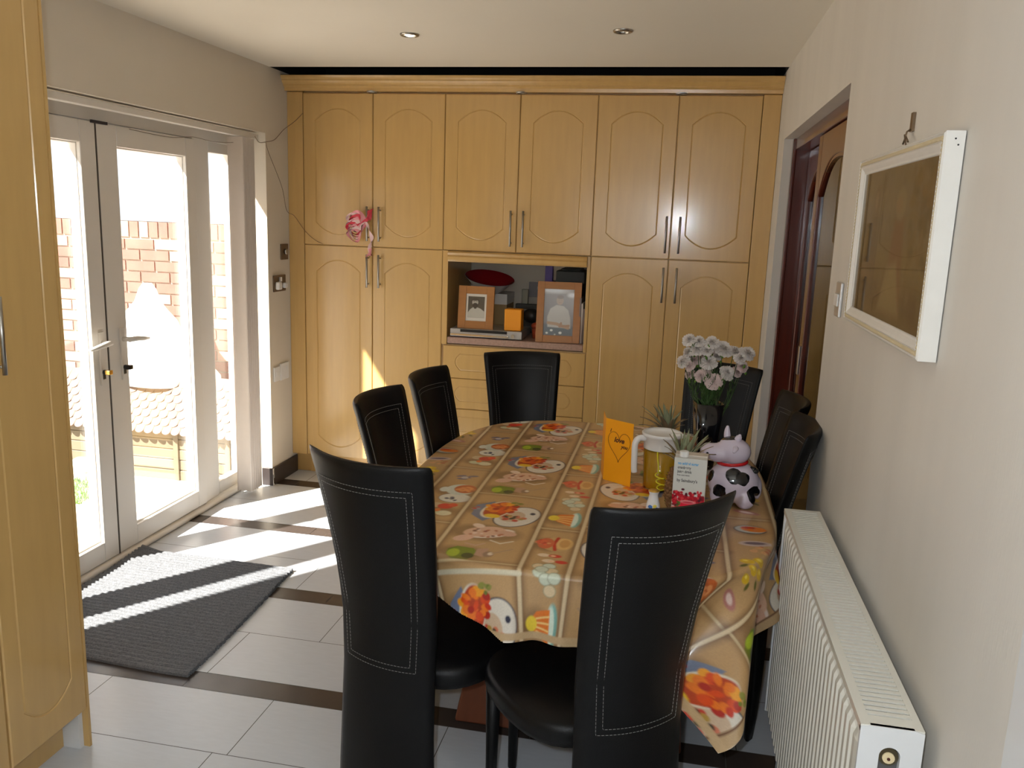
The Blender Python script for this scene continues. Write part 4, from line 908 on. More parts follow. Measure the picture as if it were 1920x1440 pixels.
for zz in (1.752, 1.742):
    bm = bmesh.new(); tube(bm, [(2.613 + (1.752 - zz) * .5, PY0 - 0.0005, zz), (2.613 + (1.752 - zz) * .5, PY0 + 0.001, zz)], 0.0016, 8); rel(bm, t); finish('nail_hole', bm, M_BLACKP, t)
bm = bmesh.new(); box(bm, XR - 0.006, XR, -2.762, -2.745, 1.80, 1.838); tube(bm, [(XR - 0.004, -2.753, 1.806), (XR - 0.012, -2.753, 1.80), (XR - 0.014, -2.753, 1.79), (XR - 0.012, -2.753, 1.784)], 0.0018, 8)
tube(bm, [(XR - 0.013, -2.775, 1.778), (XR - 0.013, -2.753, 1.790), (XR - 0.013, -2.735, 1.777)], 0.002, 8); tube(bm, [(XR - 0.013, -2.74, 1.795), (XR - 0.013, -2.765, 1.768)], 0.0017, 8)
tag(finish('picture_hook', bm, M_BRONZE), 'small metal hook and wire on the wall above the picture', 'hook')

# ------------------------------------------------------------------ things in the niche
WZ = 0.9125
t = empty('dvd_player', (1.105, 0.16, WZ), 'silver disc player lying on the worktop under the bearded portrait', 'player')
bm = bmesh.new(); box(bm, 0.893, 1.318, 0.015, 0.29, WZ + 0.004, 0.962); rel(bm, t); finish('casing', bm, mat('silver_plastic', (0.50, 0.49, 0.48), 0.3, metal=0.5), t, bevel=0.004)
bm = bmesh.new(); box(bm, 0.955, 1.23, 0.0105, 0.016, 0.944, 0.960); rel(bm, t); finish('display', bm, M_BLACKP, t)
bm = bmesh.new(); box(bm, 0.895, 1.24, 0.008, 0.0155, 0.920, 0.934); rel(bm, t); finish('disc_tray', bm, M_CHROME, t, bevel=0.002)
bm = bmesh.new(); tube(bm, [(1.265, 0.004, 0.935), (1.265, 0.016, 0.935)], 0.011, 16); rel(bm, t); finish('button', bm, M_CHROME, t)
for xx in (0.92, 1.29):
    for yy in (0.05, 0.26):
        bm = bmesh.new(); tube(bm, [(xx, yy, WZ), (xx, yy, WZ + 0.006)], 0.008, 10); rel(bm, t); finish('foot', bm, M_BLACKP, t)
M_OAK = mat('oak_frame', (0.40, 0.17, 0.045), 0.4, noise=0.15, nscale=8, stretch=(1, 1, 5))
def photo_frame(x0, z0, wd, ht, bw, y, lean, rz, painter, lab, cw=None):
    t = empty('photo_frame', (x0 + wd / 2, y, z0), lab, 'photo frame', rz=rz); t.rotation_euler = (-lean, 0, rz)
    bm = bmesh.new(); h = wd / 2
    box(bm, -h, -h + bw, 0, 0.014, 0, ht); box(bm, h - bw, h, 0, 0.014, 0, ht); box(bm, -h + bw, h - bw, 0, 0.014, 0, bw); box(bm, -h + bw, h - bw, 0, 0.014, ht - bw, ht)
    finish('frame', bm, M_OAK, t, bevel=0.0015)
    pw, phh = wd - 2 * bw, ht - 2 * bw
    c = Canvas(0, pw, 0, phh, 0.0009, (225, 222, 212)); painter(c, pw, phh)
    c.mesh('photograph', np.stack([-h + bw + c.X, np.full(c.X.shape, 0.007), bw + c.Y], -1), vcol('photo_print', 0.5), t)
    bm = bmesh.new(); box(bm, -h + bw, h - bw, 0.004, 0.0045, bw, ht - bw); finish('pane', bm, M_GLASS, t)
    bm = bmesh.new(); box(bm, -h + 0.004, h - 0.004, 0.0142, 0.017, 0.004, ht - 0.004); 
    v = [bm.verts.new(p) for p in ((-0.02, 0.017, ht * .6), (0.02, 0.017, ht * .6), (0.03, 0.075, 0.02), (-0.03, 0.075, 0.02))]; bm.faces.new(v)
    finish('easel_back', bm, M_BLACKP, t)
    return t
def bearded(c, w_, h_):
    m = 0.012; c.poly([(m, m * 1.6), (w_ - m, m * 1.6), (w_ - m, h_ - m * 1.2), (m, h_ - m * 1.2)], (74, 72, 62))
    cx = w_ * .45; c.poly([(m, m * 1.6), (w_ - m, m * 1.6), (w_ - m, h_ * .36), (w_ * .72, h_ * .46), (w_ * .58, h_ * .50), (w_ * .34, h_ * .50), (w_ * .2, h_ * .42), (m, h_ * .30)], (198, 196, 184), soft=0.002)
    c.ell(cx, h_ * .70, w_ * .20, h_ * .15, (40, 38, 34)); c.ell(cx - 0.001, h_ * .69, w_ * .15, h_ * .125, (188, 184, 172), soft=0.002)
    c.ell(cx - 0.002, h_ * .79, w_ * .17, h_ * .045, (60, 56, 50), soft=0.002); c.ell(cx, h_ * .585, w_ * .13, h_ * .085, (36, 34, 30), soft=0.002); c.ell(cx, h_ * .50, w_ * .07, h_ * .05, (40, 38, 34), soft=0.002)
    c.line([(cx - w_ * .10, h_ * .715), (cx - w_ * .03, h_ * .715)], 0.002, (50, 46, 40)); c.line([(cx + w_ * .03, h_ * .715), (cx + w_ * .10, h_ * .715)], 0.002, (50, 46, 40)); c.line([(cx - w_ * .06, h_ * .63), (cx + w_ * .06, h_ * .63)], 0.003, (40, 36, 32))
def folded(c, w_, h_):
    c.C[:] = rgb(150, 146, 150); c.poly([(0, 0), (w_, 0), (w_, h_ * .2), (0, h_ * .25)], (110, 120, 128), soft=0.01)
    c.ell(w_ * .3, h_ * .97, w_ * .5, h_ * .06, (238, 244, 250), soft=0.008); c.ell(w_ * .92, h_ * .88, w_ * .14, h_ * .05, (235, 240, 248), soft=0.006)
    c.poly([(w_ * .14, h_ * .18), (w_ * .12, h_ * .40), (w_ * .22, h_ * .58), (w_ * .42, h_ * .66), (w_ * .66, h_ * .64), (w_ * .82, h_ * .55), (w_ * .90, h_ * .38), (w_ * .92, h_ * .16)], (206, 204, 200), soft=0.003)
    c.ell(w_ * .53, h_ * .755, w_ * .12, h_ * .095, (186, 166, 152), soft=0.002); c.ell(w_ * .54, h_ * .83, w_ * .11, h_ * .04, (140, 128, 120), soft=0.002)
    for q in (.49, .58): c.ell(w_ * q, h_ * .765, .0014, .0008, (90, 70, 60))
    c.line([(w_ * .49, h_ * .715), (w_ * .57, h_ * .715)], 0.0012, (150, 100, 90))
    c.line([(w_ * .16, h_ * .27), (w_ * .45, h_ * .25), (w_ * .64, h_ * .21), (w_ * .84, h_ * .17)], 0.017, (196, 162, 132), soft=0.001); c.line([(w_ * .86, h_ * .22), (w_ * .55, h_ * .20), (w_ * .60, h_ * .27)], 0.012, (188, 150, 122), soft=0.001)
    for x, y, r in ((.13, .05, .007), (.28, .11, .008), (.58, .06, .009), (.4, .02, .005)): c.ell(w_ * x, h_ * y, r, r * .8, (245, 248, 245), soft=0.002)
photo_frame(0.930, 0.963, 0.212, 0.246, 0.045, 0.035, 0.10, 0.0, bearded, 'oak framed black and white portrait of a bearded man, on the disc player')
photo_frame(1.398, WZ + 0.002, 0.250, 0.345, 0.041, 0.012, 0.17, 0.10, folded, 'oak framed photo of a person with folded arms, right in the niche')
bm = bmesh.new(); box(bm, 1.208, 1.308, 0.035, 0.11, 0.9635, 1.088)
cd = empty('candle', (1.258, 0.07, 0.9635), 'orange square pillar candle on the disc player', 'candle'); rel(bm, cd); finish('wax', bm, mat('orange_wax', (0.90, 0.33, 0.01), 0.5, emis=None), cd, bevel=0.006)
bm = bmesh.new(); tube(bm, [(1.258, 0.07, 1.085), (1.26, 0.07, 1.094)], 0.0012, 6); rel(bm, cd); finish('wick', bm, M_BLACKP, cd)
# background clutter
bm = bmesh.new(); box(bm, 1.02, 1.062, 0.30, 0.50, 0.965 - .0515, 1.15); b_ = finish('red_folder', bm, mat('red_card', (0.55, 0.02, 0.02), 0.5), bevel=0.003); tag(b_, 'red folder standing upright behind the bearded portrait', 'folder')
bm = bmesh.new(); box(bm, 1.068, 1.165, 0.30, 0.52, WZ + 0.001, 1.10); t = empty('cardboard_box', (1.12, 0.4, WZ), 'buff cardboard box with white top strip beneath the bowl', 'box'); rel(bm, t); finish('carton', bm, mat('buff_card', (0.42, 0.29, 0.14), 0.8), t)
bm = bmesh.new(); box(bm, 1.066, 1.167, 0.297, 0.523, 1.085, 1.148); rel(bm, t); finish('lid', bm, M_WHITE, t)
bw = empty('mixing_bowl', (1.04, 0.33, 1.156), 'large white bowl with dark red inside, tilted on top of the box', 'bowl'); bw.rotation_euler = (math.radians(12), math.radians(9), 0)
bm = bmesh.new(); lathe(bm, [(0.0, 0.0), (0.06, 0.0), (0.10, 0.035), (0.135, 0.075), (0.150, 0.088), (0.152, 0.090)], 40); finish('outer', bm, M_WHITE, bw)
bm = bmesh.new(); lathe(bm, [(0.151, 0.0905), (0.146, 0.089), (0.130, 0.074), (0.095, 0.037), (0.055, 0.006), (0.0, 0.005)], 40); finish('inner', bm, mat('dark_red_glaze', (0.30, 0.008, 0.015), 0.25), bw)
t = empty('metal_gadget', (1.27, 0.42, WZ), 'dark metal gadget with an upright arm behind the candle', 'gadget')
bm = bmesh.new(); box(bm, 1.215, 1.36, 0.38, 0.47, WZ, 0.99); ellipsoid(bm, (1.31, 0.37, 1.02), (0.055, 0.05, 0.045)); box(bm, 1.20, 1.34, 0.40, 0.44, 1.055, 1.085); rel(bm, t); finish('body', bm, mat('gunmetal', (0.06, 0.06, 0.055), 0.4, metal=0.6), t, bevel=0.004)
bm = bmesh.new(); box(bm, 1.235, 1.275, 0.41, 0.44, 1.085, 1.175); rel(bm, t); finish('arm', bm, mat('dull_steel', (0.22, 0.22, 0.18), 0.4, metal=0.5), t, bevel=0.003)
t = empty('wall_socket', (1.36, YB - 0.01, 1.10), 'steel double socket on the back of the niche', 'socket')
bm = bmesh.new(); box(bm, 1.255, 1.40, YB - 0.02, YB - 0.0005, 1.118, 1.212); rel(bm, t); finish('plate', bm, mat('grey_plate', (0.33, 0.31, 0.32), 0.3), t, bevel=0.003)
bm = bmesh.new(); box(bm, 1.31, 1.325, YB - 0.024, YB - 0.02, 1.165, 1.185); rel(bm, t); finish('rocker', bm, M_WHITE, t)
bm = bmesh.new(); box(bm, 1.255, 1.60, 0.33, 0.50, WZ + 0.081, WZ + 0.082); bm.free()
bm = bmesh.new(); box(bm, 1.40, 1.63, 0.20, 0.46, WZ + 0.001, 1.235); tag(finish('storage_tub', bm, mat('dark_tub', (0.04, 0.04, 0.04), 0.5), bevel=0.01), 'dark tub hidden behind the photo of the person with folded arms', 'tub')
bm = bmesh.new(); box(bm, 1.405, 1.45, 0.22, 0.26, 1.2365, 1.335); tag(finish('purple_carton', bm, mat('purple_card', (0.05, 0.025, 0.16), 0.4), bevel=0.002), 'small dark purple carton standing at the back above the right photo frame', 'carton')
bm = bmesh.new(); box(bm, 1.47, 1.64, 0.22, 0.42, 1.2365, 1.31); box(bm, 1.50, 1.62, 0.2, 0.36, 1.31, 1.325); tag(finish('black_case', bm, mat('black_case_mat', (0.02, 0.022, 0.02), 0.5), bevel=0.008), 'black case in the top right corner of the niche', 'case')
bm = bmesh.new(); ellipsoid(bm, (1.385, 0.2, 1.245 - .002), (0.05, 0.04, 0.012)); bm.free()
for k, (c, th_) in enumerate((((0.20, 0.16, 0.15), .010), ((0.5, 0.45, 0.42), .008), ((0.16, 0.12, 0.11), .012))):
    x = 1.637 + k * 0.0105
    bm = bmesh.new(); box(bm, x, x + 0.009, 0.05, 0.19, WZ + 0.001, 1.17 - 0.03 * k); tag(finish('magazine', bm, mat('magazine_%s' % 'abc'[k], c, 0.5)), ['brown backed magazine upright in the niche, next to the right photo frame', 'pale backed magazine between two brown ones at the niche side', 'dark brown magazine against the right side of the niche'][k], 'magazine', 'magazines at the right of the niche')
bm = bmesh.new(); ellipsoid(bm, (1.375, 0.16, 0.985), (0.03, 0.03, 0.02)); tube(bm, [(1.375, 0.16, WZ + 0.001), (1.375, 0.16, 0.97)], [0.02, 0.026], 16); tag(finish('orange_cup', bm, mat('orange_red_plastic', (0.5, 0.08, 0.03), 0.4)), 'small orange red cup left of the right photo frame', 'cup')

# ------------------------------------------------------------------ things on the table
Z0 = TZ + 0.0115
# greeting card
t = empty('greeting_card', (2.02, -1.98, Z0), 'folded orange card with a drawn heart standing on the tablecloth', 'card')
a, b, c_ = Vector((1.974, -1.950)), Vector((2.068, -2.010)), Vector((1.957, -1.845))
M_ORG = mat('orange_card', (0.95, 0.38, 0.005), 0.45)
bm = bmesh.new()
for p, q in ((a, b), (a, c_)):
    d = (q - p).normalized(); n = Vector((-d.y, d.x)) * 0.0004
    loft(bm, [[(*(p - n), z), (*(q - n), z), (*(q + n), z), (*(p + n), z)] for z in (Z0, Z0 + 0.212)], smooth=False)
rel(bm, t); finish('folded_sheet', bm, M_ORG, t)
d = (b - a).normalized(); n = Vector((d.y, -d.x)); Wc = (b - a).length
M_INK = mat('brown_ink', (0.09, 0.025, 0.01), 0.6)
def on_card(u, v): q = a + d * (u * Wc) + n * 0.0009; return Vector((q.x, q.y, Z0 + v * 0.212))
hp = []
for k in range(41):
    s = 2 * PI * k / 40; x = 16 * math.sin(s) ** 3 / 34; y = (13 * math.cos(s) - 5 * math.cos(2 * s) - 2 * math.cos(3 * s) - math.cos(4 * s)) / 34
    hp.append(on_card(0.52 + x * 0.86, 0.615 + y * 0.56))
bm = bmesh.new(); tube(bm, hp, 0.0007, 6); rel(bm, t); finish('heart_outline', bm, M_INK, t)
rot = Matrix((( d.x, 0, n.x), (d.y, 0, n.y), (0, 1, 0))).to_euler()
for s, u, v, sz in (('I', 0.17, 0.80, 0.016), ('love', 0.33, 0.655, 0.024), ('you', 0.60, 0.575, 0.017)):
    text_mesh('handwriting', s, sz, M_INK, t, on_card(u, v) - t.location, rot, shear=0.3, extrude=0.0002)
# jug of squash
jx, jy, jr = 2.160, -1.985, 0.056
t = empty('juice_jug', (jx, jy, Z0), 'white lidded plastic jug of yellow squash beside the orange card', 'jug')
M_SQ = mat('yellow_squash', (0.42, 0.23, 0.006), 0.15, coat=0.4)
bm = bmesh.new(); lathe(bm, [(0, 0.004), (jr * 0.88, 0.004), (jr * 0.92, 0.01), (jr * 0.99, 0.128), (0, 0.128)], 40); finish('squash', bm, M_SQ, t)
bm = bmesh.new(); lathe(bm, [(0, 0), (jr * 0.92, 0), (jr * 0.95, 0.006), (jr * 1.03, 0.175), (jr * 1.0, 0.175)], 40); finish('jug_body', bm, glass('clear_plastic', (0.95, 0.93, 0.86), 0.05, 1.35), t)
M_FROST = mat('frosted_plastic', (0.80, 0.78, 0.76), 0.3)
bm = bmesh.new(); lathe(bm, [(jr * 1.035, 0.135), (jr * 1.04, 0.172), (jr * 1.16, 0.176), (jr * 1.18, 0.184), (jr * 1.12, 0.188), (jr * 1.0, 0.182), (jr * 0.9, 0.178), (0, 0.181)], 40)
ellipsoid(bm, (jr * 0.95, -0.01, 0.182), (0.028, 0.018, 0.008)); finish('lid', bm, M_FROST, t)
bm = bmesh.new(); hd = Vector((-0.93, -0.37, 0)).normalized()
hpnt = [hd * (jr * 0.98) + Vector((0, 0, 0.168)), hd * (jr + 0.022) + Vector((0, 0, 0.168)), hd * (jr + 0.034) + Vector((0, 0, 0.150)), hd * (jr + 0.034) + Vector((0, 0, 0.11)), hd * (jr + 0.033) + Vector((0, 0, 0.070)), hd * (jr + 0.031) + Vector((0, 0, 0.055))]
tube(bm, smooth_pts(hpnt, 5), 0.0095, 12, sq=(1, 1.1)); finish('handle', bm, M_FROST, t)
# curly straw standing in the little bottle area
bm = bmesh.new(); sp = [(2.150, -2.10, Z0 + 0.150), (2.152, -2.102, Z0 + 0.13), (2.156, -2.105, Z0 + 0.105), (2.158, -2.107, Z0 + 0.088)]
for k in range(40):
    s = k / 40; ang = 2 * PI * 2.6 * s + 1.2; sp.append((2.160 + 0.010 * s + 0.013 * math.cos(ang), -2.107 + 0.013 * math.sin(ang), Z0 + 0.084 - 0.052 * s))
sp += [(2.186, -2.10, Z0 + 0.03), (2.190, -2.11, Z0 + 0.004)]
tube(bm, smooth_pts(sp, 3), 0.0021, 8)
tag(finish('curly_straw', bm, mat('yellow_straw_plastic', (0.75, 0.66, 0.02), 0.3)), 'yellow curly drinking straw in front of the jug', 'straw')
bm = bmesh.new(); pl = [(2.182, -2.125, Z0 + 0.002), (2.192, -2.125, Z0 + 0.002), (2.212, -2.12, Z0 + 0.06), (2.208, -2.12, Z0 + 0.085), (2.196, -2.12, Z0 + 0.112), (2.190, -2.122, Z0 + 0.08), (2.184, -2.125, Z0 + 0.04)]
loft(bm, [pl, [(x, y + 0.0012, z) for x, y, z in pl]], smooth=False)
t = empty('fruit_pick', (2.195, -2.12, Z0), 'green card leaf decoration with an orange patch between straw and carton', 'decoration'); rel(bm, t); finish('leaf', bm, mat('leaf_green_card', (0.13, 0.30, 0.04), 0.5), t)
bm = bmesh.new(); ellipsoid(bm, (2.199, -2.1265, Z0 + 0.055), (0.0055, 0.001, 0.018)); rel(bm, t); finish('orange_patch', bm, mat('orange_print', (0.85, 0.22, 0.02), 0.5), t)
# yogurt drink bottle
t = empty('yogurt_bottle', (2.150, -2.30, Z0), 'tiny white yogurt drink bottle with foil lid before the carton', 'bottle')
bm = bmesh.new(); lathe(bm, [(0, 0), (0.018, 0), (0.0205, 0.004), (0.0205, 0.030), (0.020, 0.045), (0.014, 0.066), (0.0125, 0.074), (0.014, 0.080), (0.0155, 0.083), (0.0155, 0.085)], 32); bmesh.ops.scale(bm, vec=(1, 1, 1.03), verts=bm.verts); finish('bottle_body', bm, mat('white_pot', (0.82, 0.80, 0.80), 0.25), t)
bm = bmesh.new(); lathe(bm, [(0.0162, 0.085), (0.0162, 0.0872), (0, 0.088)], 32); bmesh.ops.translate(bm, vec=(0, 0, 0.002), verts=bm.verts); finish('foil_lid', bm, mat('gold_foil', (0.62, 0.36, 0.06), 0.4, metal=0.5), t)
bm = bmesh.new()
for (aa, zz, rr_, mi) in ((-1.95, 0.044, 0.007, 0), (-1.80, 0.034, 0.0075, 0), (-1.45, 0.036, 0.0085, 1), (-1.30, 0.047, 0.006, 1), (-1.0, 0.040, 0.0045, 0)):
    res = bmesh.ops.create_uvsphere(bm, u_segments=12, v_segments=8, radius=1); bmesh.ops.transform(bm, matrix=Matrix.Translation((0.0202 * math.cos(aa), 0.0202 * math.sin(aa), zz)) @ Matrix.Rotation(aa, 4, 'Z') @ Matrix.Diagonal((0.0014, rr_, rr_ * .8, 1)), verts=res['verts'])
    for v in res['verts']:
        for f in v.link_faces: f.material_index = mi
finish('printed_label', bm, [mat('blue_print', (0.05, 0.16, 0.45), 0.4), mat('yellow_print', (0.8, 0.65, 0.1), 0.4)], t)
# carton of juice drink
t = empty('juice_carton', (2.247, -2.375, Z0), 'white and red carton of cranberry juice drink with screw cap', 'carton', rz=math.radians(-4))
cw, cdp, chh = 0.088, 0.062, 0.222
c = Canvas(-cw / 2, cw / 2, 0, chh, 0.0011, (206, 206, 200))
c.poly([(-cw / 2, 0), (cw / 2, 0), (cw / 2, 0.075), (-cw / 2, 0.075)], (206, 84, 60)); rs = random.Random(9)
for k in range(170): c.ell(rs.uniform(-cw / 2, cw / 2), 0.105 + rs.gauss(0, 0.011) + 0.004 * math.sin(k), rs.uniform(.003, .0055), rs.uniform(.003, .0055), rs.choice([(176, 20, 40), (200, 30, 46), (130, 10, 30), (214, 60, 70), (90, 20, 40)]))
for k in range(14): c.ell(rs.uniform(-cw / 2, cw / 2), 0.09 + rs.uniform(-.008, .006), .004, .0025, (70, 110, 40), ang=rs.uniform(0, 3))
c.poly([(-cw / 2, 0), (cw / 2, 0), (cw / 2, 0.080), (-cw / 2, 0.082)], (200, 74, 52), soft=0.003)
for k in range(60): c.ell(rs.uniform(-cw / 2, cw / 2), rs.uniform(0.0, 0.075), rs.uniform(.003, .010), rs.uniform(.0015, .004), rs.choice([(222, 110, 84), (186, 40, 30), (214, 90, 60)]), soft=.002, op=.6)
c.poly([(-0.018, 0.0), (0.016, 0.0), (0.020, 0.098), (-0.020, 0.098)], (214, 30, 60)); c.ell(0, 0.098, 0.020, 0.005, (222, 150, 150)); c.ell(0, 0.097, 0.016, 0.003, (200, 60, 80))
for k in range(16): c.ell(rs.uniform(-.014, .014), rs.uniform(.01, .088), .0055, .005, rs.choice([(236, 90, 110), (190, 10, 40), (246, 160, 160), (228, 40, 60)]), soft=.001, op=.8)
c.mesh('front_print', np.stack([c.X, np.full(c.X.shape, -cdp / 2 - 0.0006), c.Y + 0.0], -1), vcol('carton_print', 0.3), t)
bm = bmesh.new(); box(bm, -cw / 2, cw / 2, -cdp / 2, cdp / 2, 0.0, chh); finish('carton_body', bm, mat('carton_board', (0.62, 0.60, 0.56), 0.35), t, bevel=0.002)
bm = bmesh.new(); box(bm, -cw / 2, cw / 2, -0.003, cdp / 2, chh, chh + 0.003); finish('top_fold', bm, mat('carton_fold', (0.60, 0.52, 0.44), 0.4), t)
bm = bmesh.new(); tube(bm, [(-0.020, -0.014, chh), (-0.020, -0.014, chh + 0.016)], 0.0125, 24); finish('screw_cap', bm, M_WHITE, t, bevel=0.002)
M_TB = mat('blue_lettering', (0.10, 0.38, 0.68), 0.5); M_TG = mat('grey_lettering', (0.13, 0.12, 0.12), 0.5)
for s, z, sz, m in (('no added sugar', 0.204, 0.0105, M_TB), ('cranberry', 0.192, 0.0105, M_TG), ('juice drink', 0.1805, 0.0105, M_TG), ('from concentrate', 0.172, 0.0056, M_TG), ("by Sainsbury's", 0.155, 0.0115, M_TG)):
    text_mesh('lettering', s, sz, m, t, (-0.034, -cdp / 2 - 0.0009, z), (PI / 2, 0, 0), extrude=0.0001, scale=(0.86, 1, 1))
# pineapples
M_PINE = mat('pineapple_skin', (0.20, 0.095, 0.035), 0.7, noise=0.4, nscale=40); M_PL = mat('dry_pineapple_leaf', (0.26, 0.19, 0.11), 0.7, noise=0.5, nscale=25); M_PL2 = mat('green_pineapple_leaf', (0.27, 0.29, 0.17), 0.7, noise=0.4, nscale=25)
def pineapple(x, y, lab, hgt, rad, crown, seed, lean):
    t = empty('pineapple', (x, y, Z0), lab, 'pineapple', 'pineapples among the table things'); rs = random.Random(seed)
    bm = bmesh.new(); prof = [(0, 0.0)] + [(rad * (math.sin(PI * (0.12 + 0.76 * k / 12))) ** 0.55, hgt * k / 12) for k in range(13)] + [(0, hgt)]
    lathe(bm, prof, 30)
    for r_ in range(11):
        z = hgt * (0.06 + 0.88 * r_ / 10); R0 = rad * (math.sin(PI * (0.12 + 0.76 * z / hgt))) ** 0.55
        for k in range(13):
            a = 2 * PI * (k + 0.5 * (r_ % 2)) / 13; p = Vector((R0 * math.cos(a), R0 * math.sin(a), z))
            rt_ = Matrix.Rotation(a, 3, 'Z'); ellipsoid(bm, p, (0.006, R0 * 0.22, hgt * 0.048), rt_, u=8, v=6)
            tube(bm, [p + Vector((math.cos(a), math.sin(a), 0)) * 0.004, p + Vector((math.cos(a), math.sin(a), .5)) * 0.010], [0.002, 0.0003], 5)
    finish('fruit', bm, M_PINE, t)
    for k in range(crown):
        q = k / crown; a = k * 2.4; ln = 0.045 + 0.065 * math.sin(PI * min(1, q * 0.7 + 0.1)) * rs.uniform(.85, 1.15); tilt = 0.95 * (1 - q) + rs.uniform(-.1, .15)
        o_ = Vector((0, 0, hgt - 0.004 + 0.02 * q)); dr = Vector((math.cos(a), math.sin(a), 0)); pts = []
        for s in range(7):
            u = s / 6; ang = tilt * (0.6 + 0.8 * u); pts.append(o_ + dr * (0.006 + ln * u * math.sin(ang)) + Vector((0, 0, ln * u * math.cos(ang * 0.9))) + Vector((lean[0], lean[1], 0)) * u * ln)
        bm = bmesh.new(); sdv = Vector((-dr.y, dr.x, 0)); v = []
        for s, p in enumerate(pts):
            wd = 0.0105 * (1 - (s / 6) ** 1.6) + 0.0003; v.append([bm.verts.new(p - sdv * wd), bm.verts.new(p - dr * 0.002 + Vector((0, 0, -0.001))), bm.verts.new(p + sdv * wd)])
        for A_, B_ in zip(v, v[1:]):
            for j in (0, 1): f = bm.faces.new((A_[j], A_[j + 1], B_[j + 1], B_[j])); f.smooth = True
        ob = finish('crown_leaf', bm, M_PL2 if q > 0.5 else M_PL, t); sm = ob.modifiers.new('t', 'SOLIDIFY'); sm.thickness = 0.0014
    return t
pineapple(2.226, -2.215, 'pineapple standing behind the juice carton, in front of the other pineapple', 0.140, 0.042, 34, 1, (0.15, 0))
pineapple(2.180, -1.780, 'pineapple farther back behind the jug, its dry crown showing left of the vase', 0.125, 0.045, 30, 5, (-0.2, 0))
# vase with carnations
vx, vy = 2.310, -1.700
t = empty('vase', (vx, vy, Z0), 'glossy black square vase holding the white carnations', 'vase')
bm = bmesh.new(); rr = []
for z, h in ((0, 0.030), (0.01, 0.031), (0.12, 0.040), (0.238, 0.049), (0.238, 0.045), (0.12, 0.036), (0.02, 0.027)):
    rr.append([(h * math.cos(2 * PI * k / 32) * (abs(math.cos(2 * PI * k / 32)) ** 4 + abs(math.sin(2 * PI * k / 32)) ** 4) ** -0.25, h * math.sin(2 * PI * k / 32) * (abs(math.cos(2 * PI * k / 32)) ** 4 + abs(math.sin(2 * PI * k / 32)) ** 4) ** -0.25, z) for k in range(32)])
loft(bm, rr); finish('vase_body', bm, mat('glossy_black_ceramic', (0.006, 0.006, 0.008), 0.08, coat=0.5), t); t.rotation_euler = (0, 0, 0.25)
M_PET = mat('white_petal', (0.88, 0.83, 0.79), 0.7, noise=0.05); M_PETP = mat('pinkish_petal', (0.85, 0.68, 0.66), 0.7, noise=0.08); M_STEM = mat('carnation_green', (0.045, 0.10, 0.02), 0.6, noise=0.3, nscale=30); M_LEAFG = mat('bright_calyx', (0.12, 0.24, 0.03), 0.6)
for _m in (M_PET, M_PETP):
    nt = _m.node_tree; b_ = nt.nodes['Principled BSDF']; out_ = [n for n in nt.nodes if n.type == 'OUTPUT_MATERIAL'][0]
    tr_ = nt.nodes.new('ShaderNodeBsdfTranslucent'); mxs = nt.nodes.new('ShaderNodeMixShader'); mxs.inputs[0].default_value = 0.35
    tr_.inputs[0].default_value = (0.95, 0.88, 0.84, 1); nt.links.new(b_.outputs[0], mxs.inputs[1]); nt.links.new(tr_.outputs[0], mxs.inputs[2]); nt.links.new(mxs.outputs[0], out_.inputs[0])
def carnation(pos, face, r, pink, seed):
    rs = random.Random(seed); root = empty('carnation', pos, None, None)
    bm = bmesh.new(); f = face.normalized(); s, u = frame_basis(f)
    for layer in range(5):
        n = 13 - layer * 2; rl = r * (1.05 - 0.17 * layer)
        for k in range(n):
            a = 2 * PI * k / n + layer * 0.4 + rs.uniform(-.15, .15); d_ = s * math.cos(a) + u * math.sin(a); e = f.cross(d_)
            cup = 0.08 + 0.27 * layer; L1 = rl * rs.uniform(.85, 1.1); wd = L1 * 0.42
            rows = []
            for i in range(4):
                q = i / 3; cpt = d_ * (L1 * q * math.cos(cup)) + f * (L1 * q * math.sin(cup) + layer * 0.002 - 0.25 * r * q * q * (1 if layer == 0 else 0)); row = []
                for j in range(5):
                    jj = j / 2 - 1; w_ = wd * (0.25 + 0.75 * q); zz = 0.0016 * ((-1) ** j) * (0.4 + q); row.append(bm.verts.new(cpt + e * (jj * w_) + f * zz - d_ * (abs(jj) * 0.12 * L1 * q) + d_ * (0.06 * L1 * ((j + k) % 2) * (1 if i == 3 else 0))))
                rows.append(row)
            for A_, B_ in zip(rows, rows[1:]):
                for j in range(4): fc = bm.faces.new((A_[j], A_[j + 1], B_[j + 1], B_[j])); fc.smooth = True
    finish('petals', bm, M_PETP if pink else M_PET, root)
    bm = bmesh.new(); base = Vector((vx, vy, Z0 + 0.10)) + Vector((rs.uniform(-.025, .025), rs.uniform(-.025, .025), 0)) - Vector(pos); c0 = -f * 0.014
    tube(bm, [c0 * 0.35, c0 * 0.6, c0, c0 * 1.5], [0.006, 0.0055, 0.004, 0.001], 8); finish('calyx', bm, M_LEAFG, root)
    bm = bmesh.new(); mid = base * 0.45 + Vector((0, 0.03, 0.0)); mid.x *= 0.75; mid.y *= 0.75
    tube(bm, smooth_pts([c0, c0 * 0.5 + mid * 0.4, mid, base], 5), 0.0014, 6)
    for q in (0.35, 0.62):
        p = c0.lerp(base, q); p.x *= .85; dr = Vector((rs.uniform(-1, 1), rs.uniform(-1, 1), 1)).normalized(); tube(bm, [p, p + dr * 0.022, p + dr * 0.045 + Vector((0, 0, -.006))], [0.0016, 0.0024, 0.0004], 5)
    finish('stem', bm, M_STEM, root); return root
FL = []   # picture plane coordinates measured as (x, z) around the vase depth
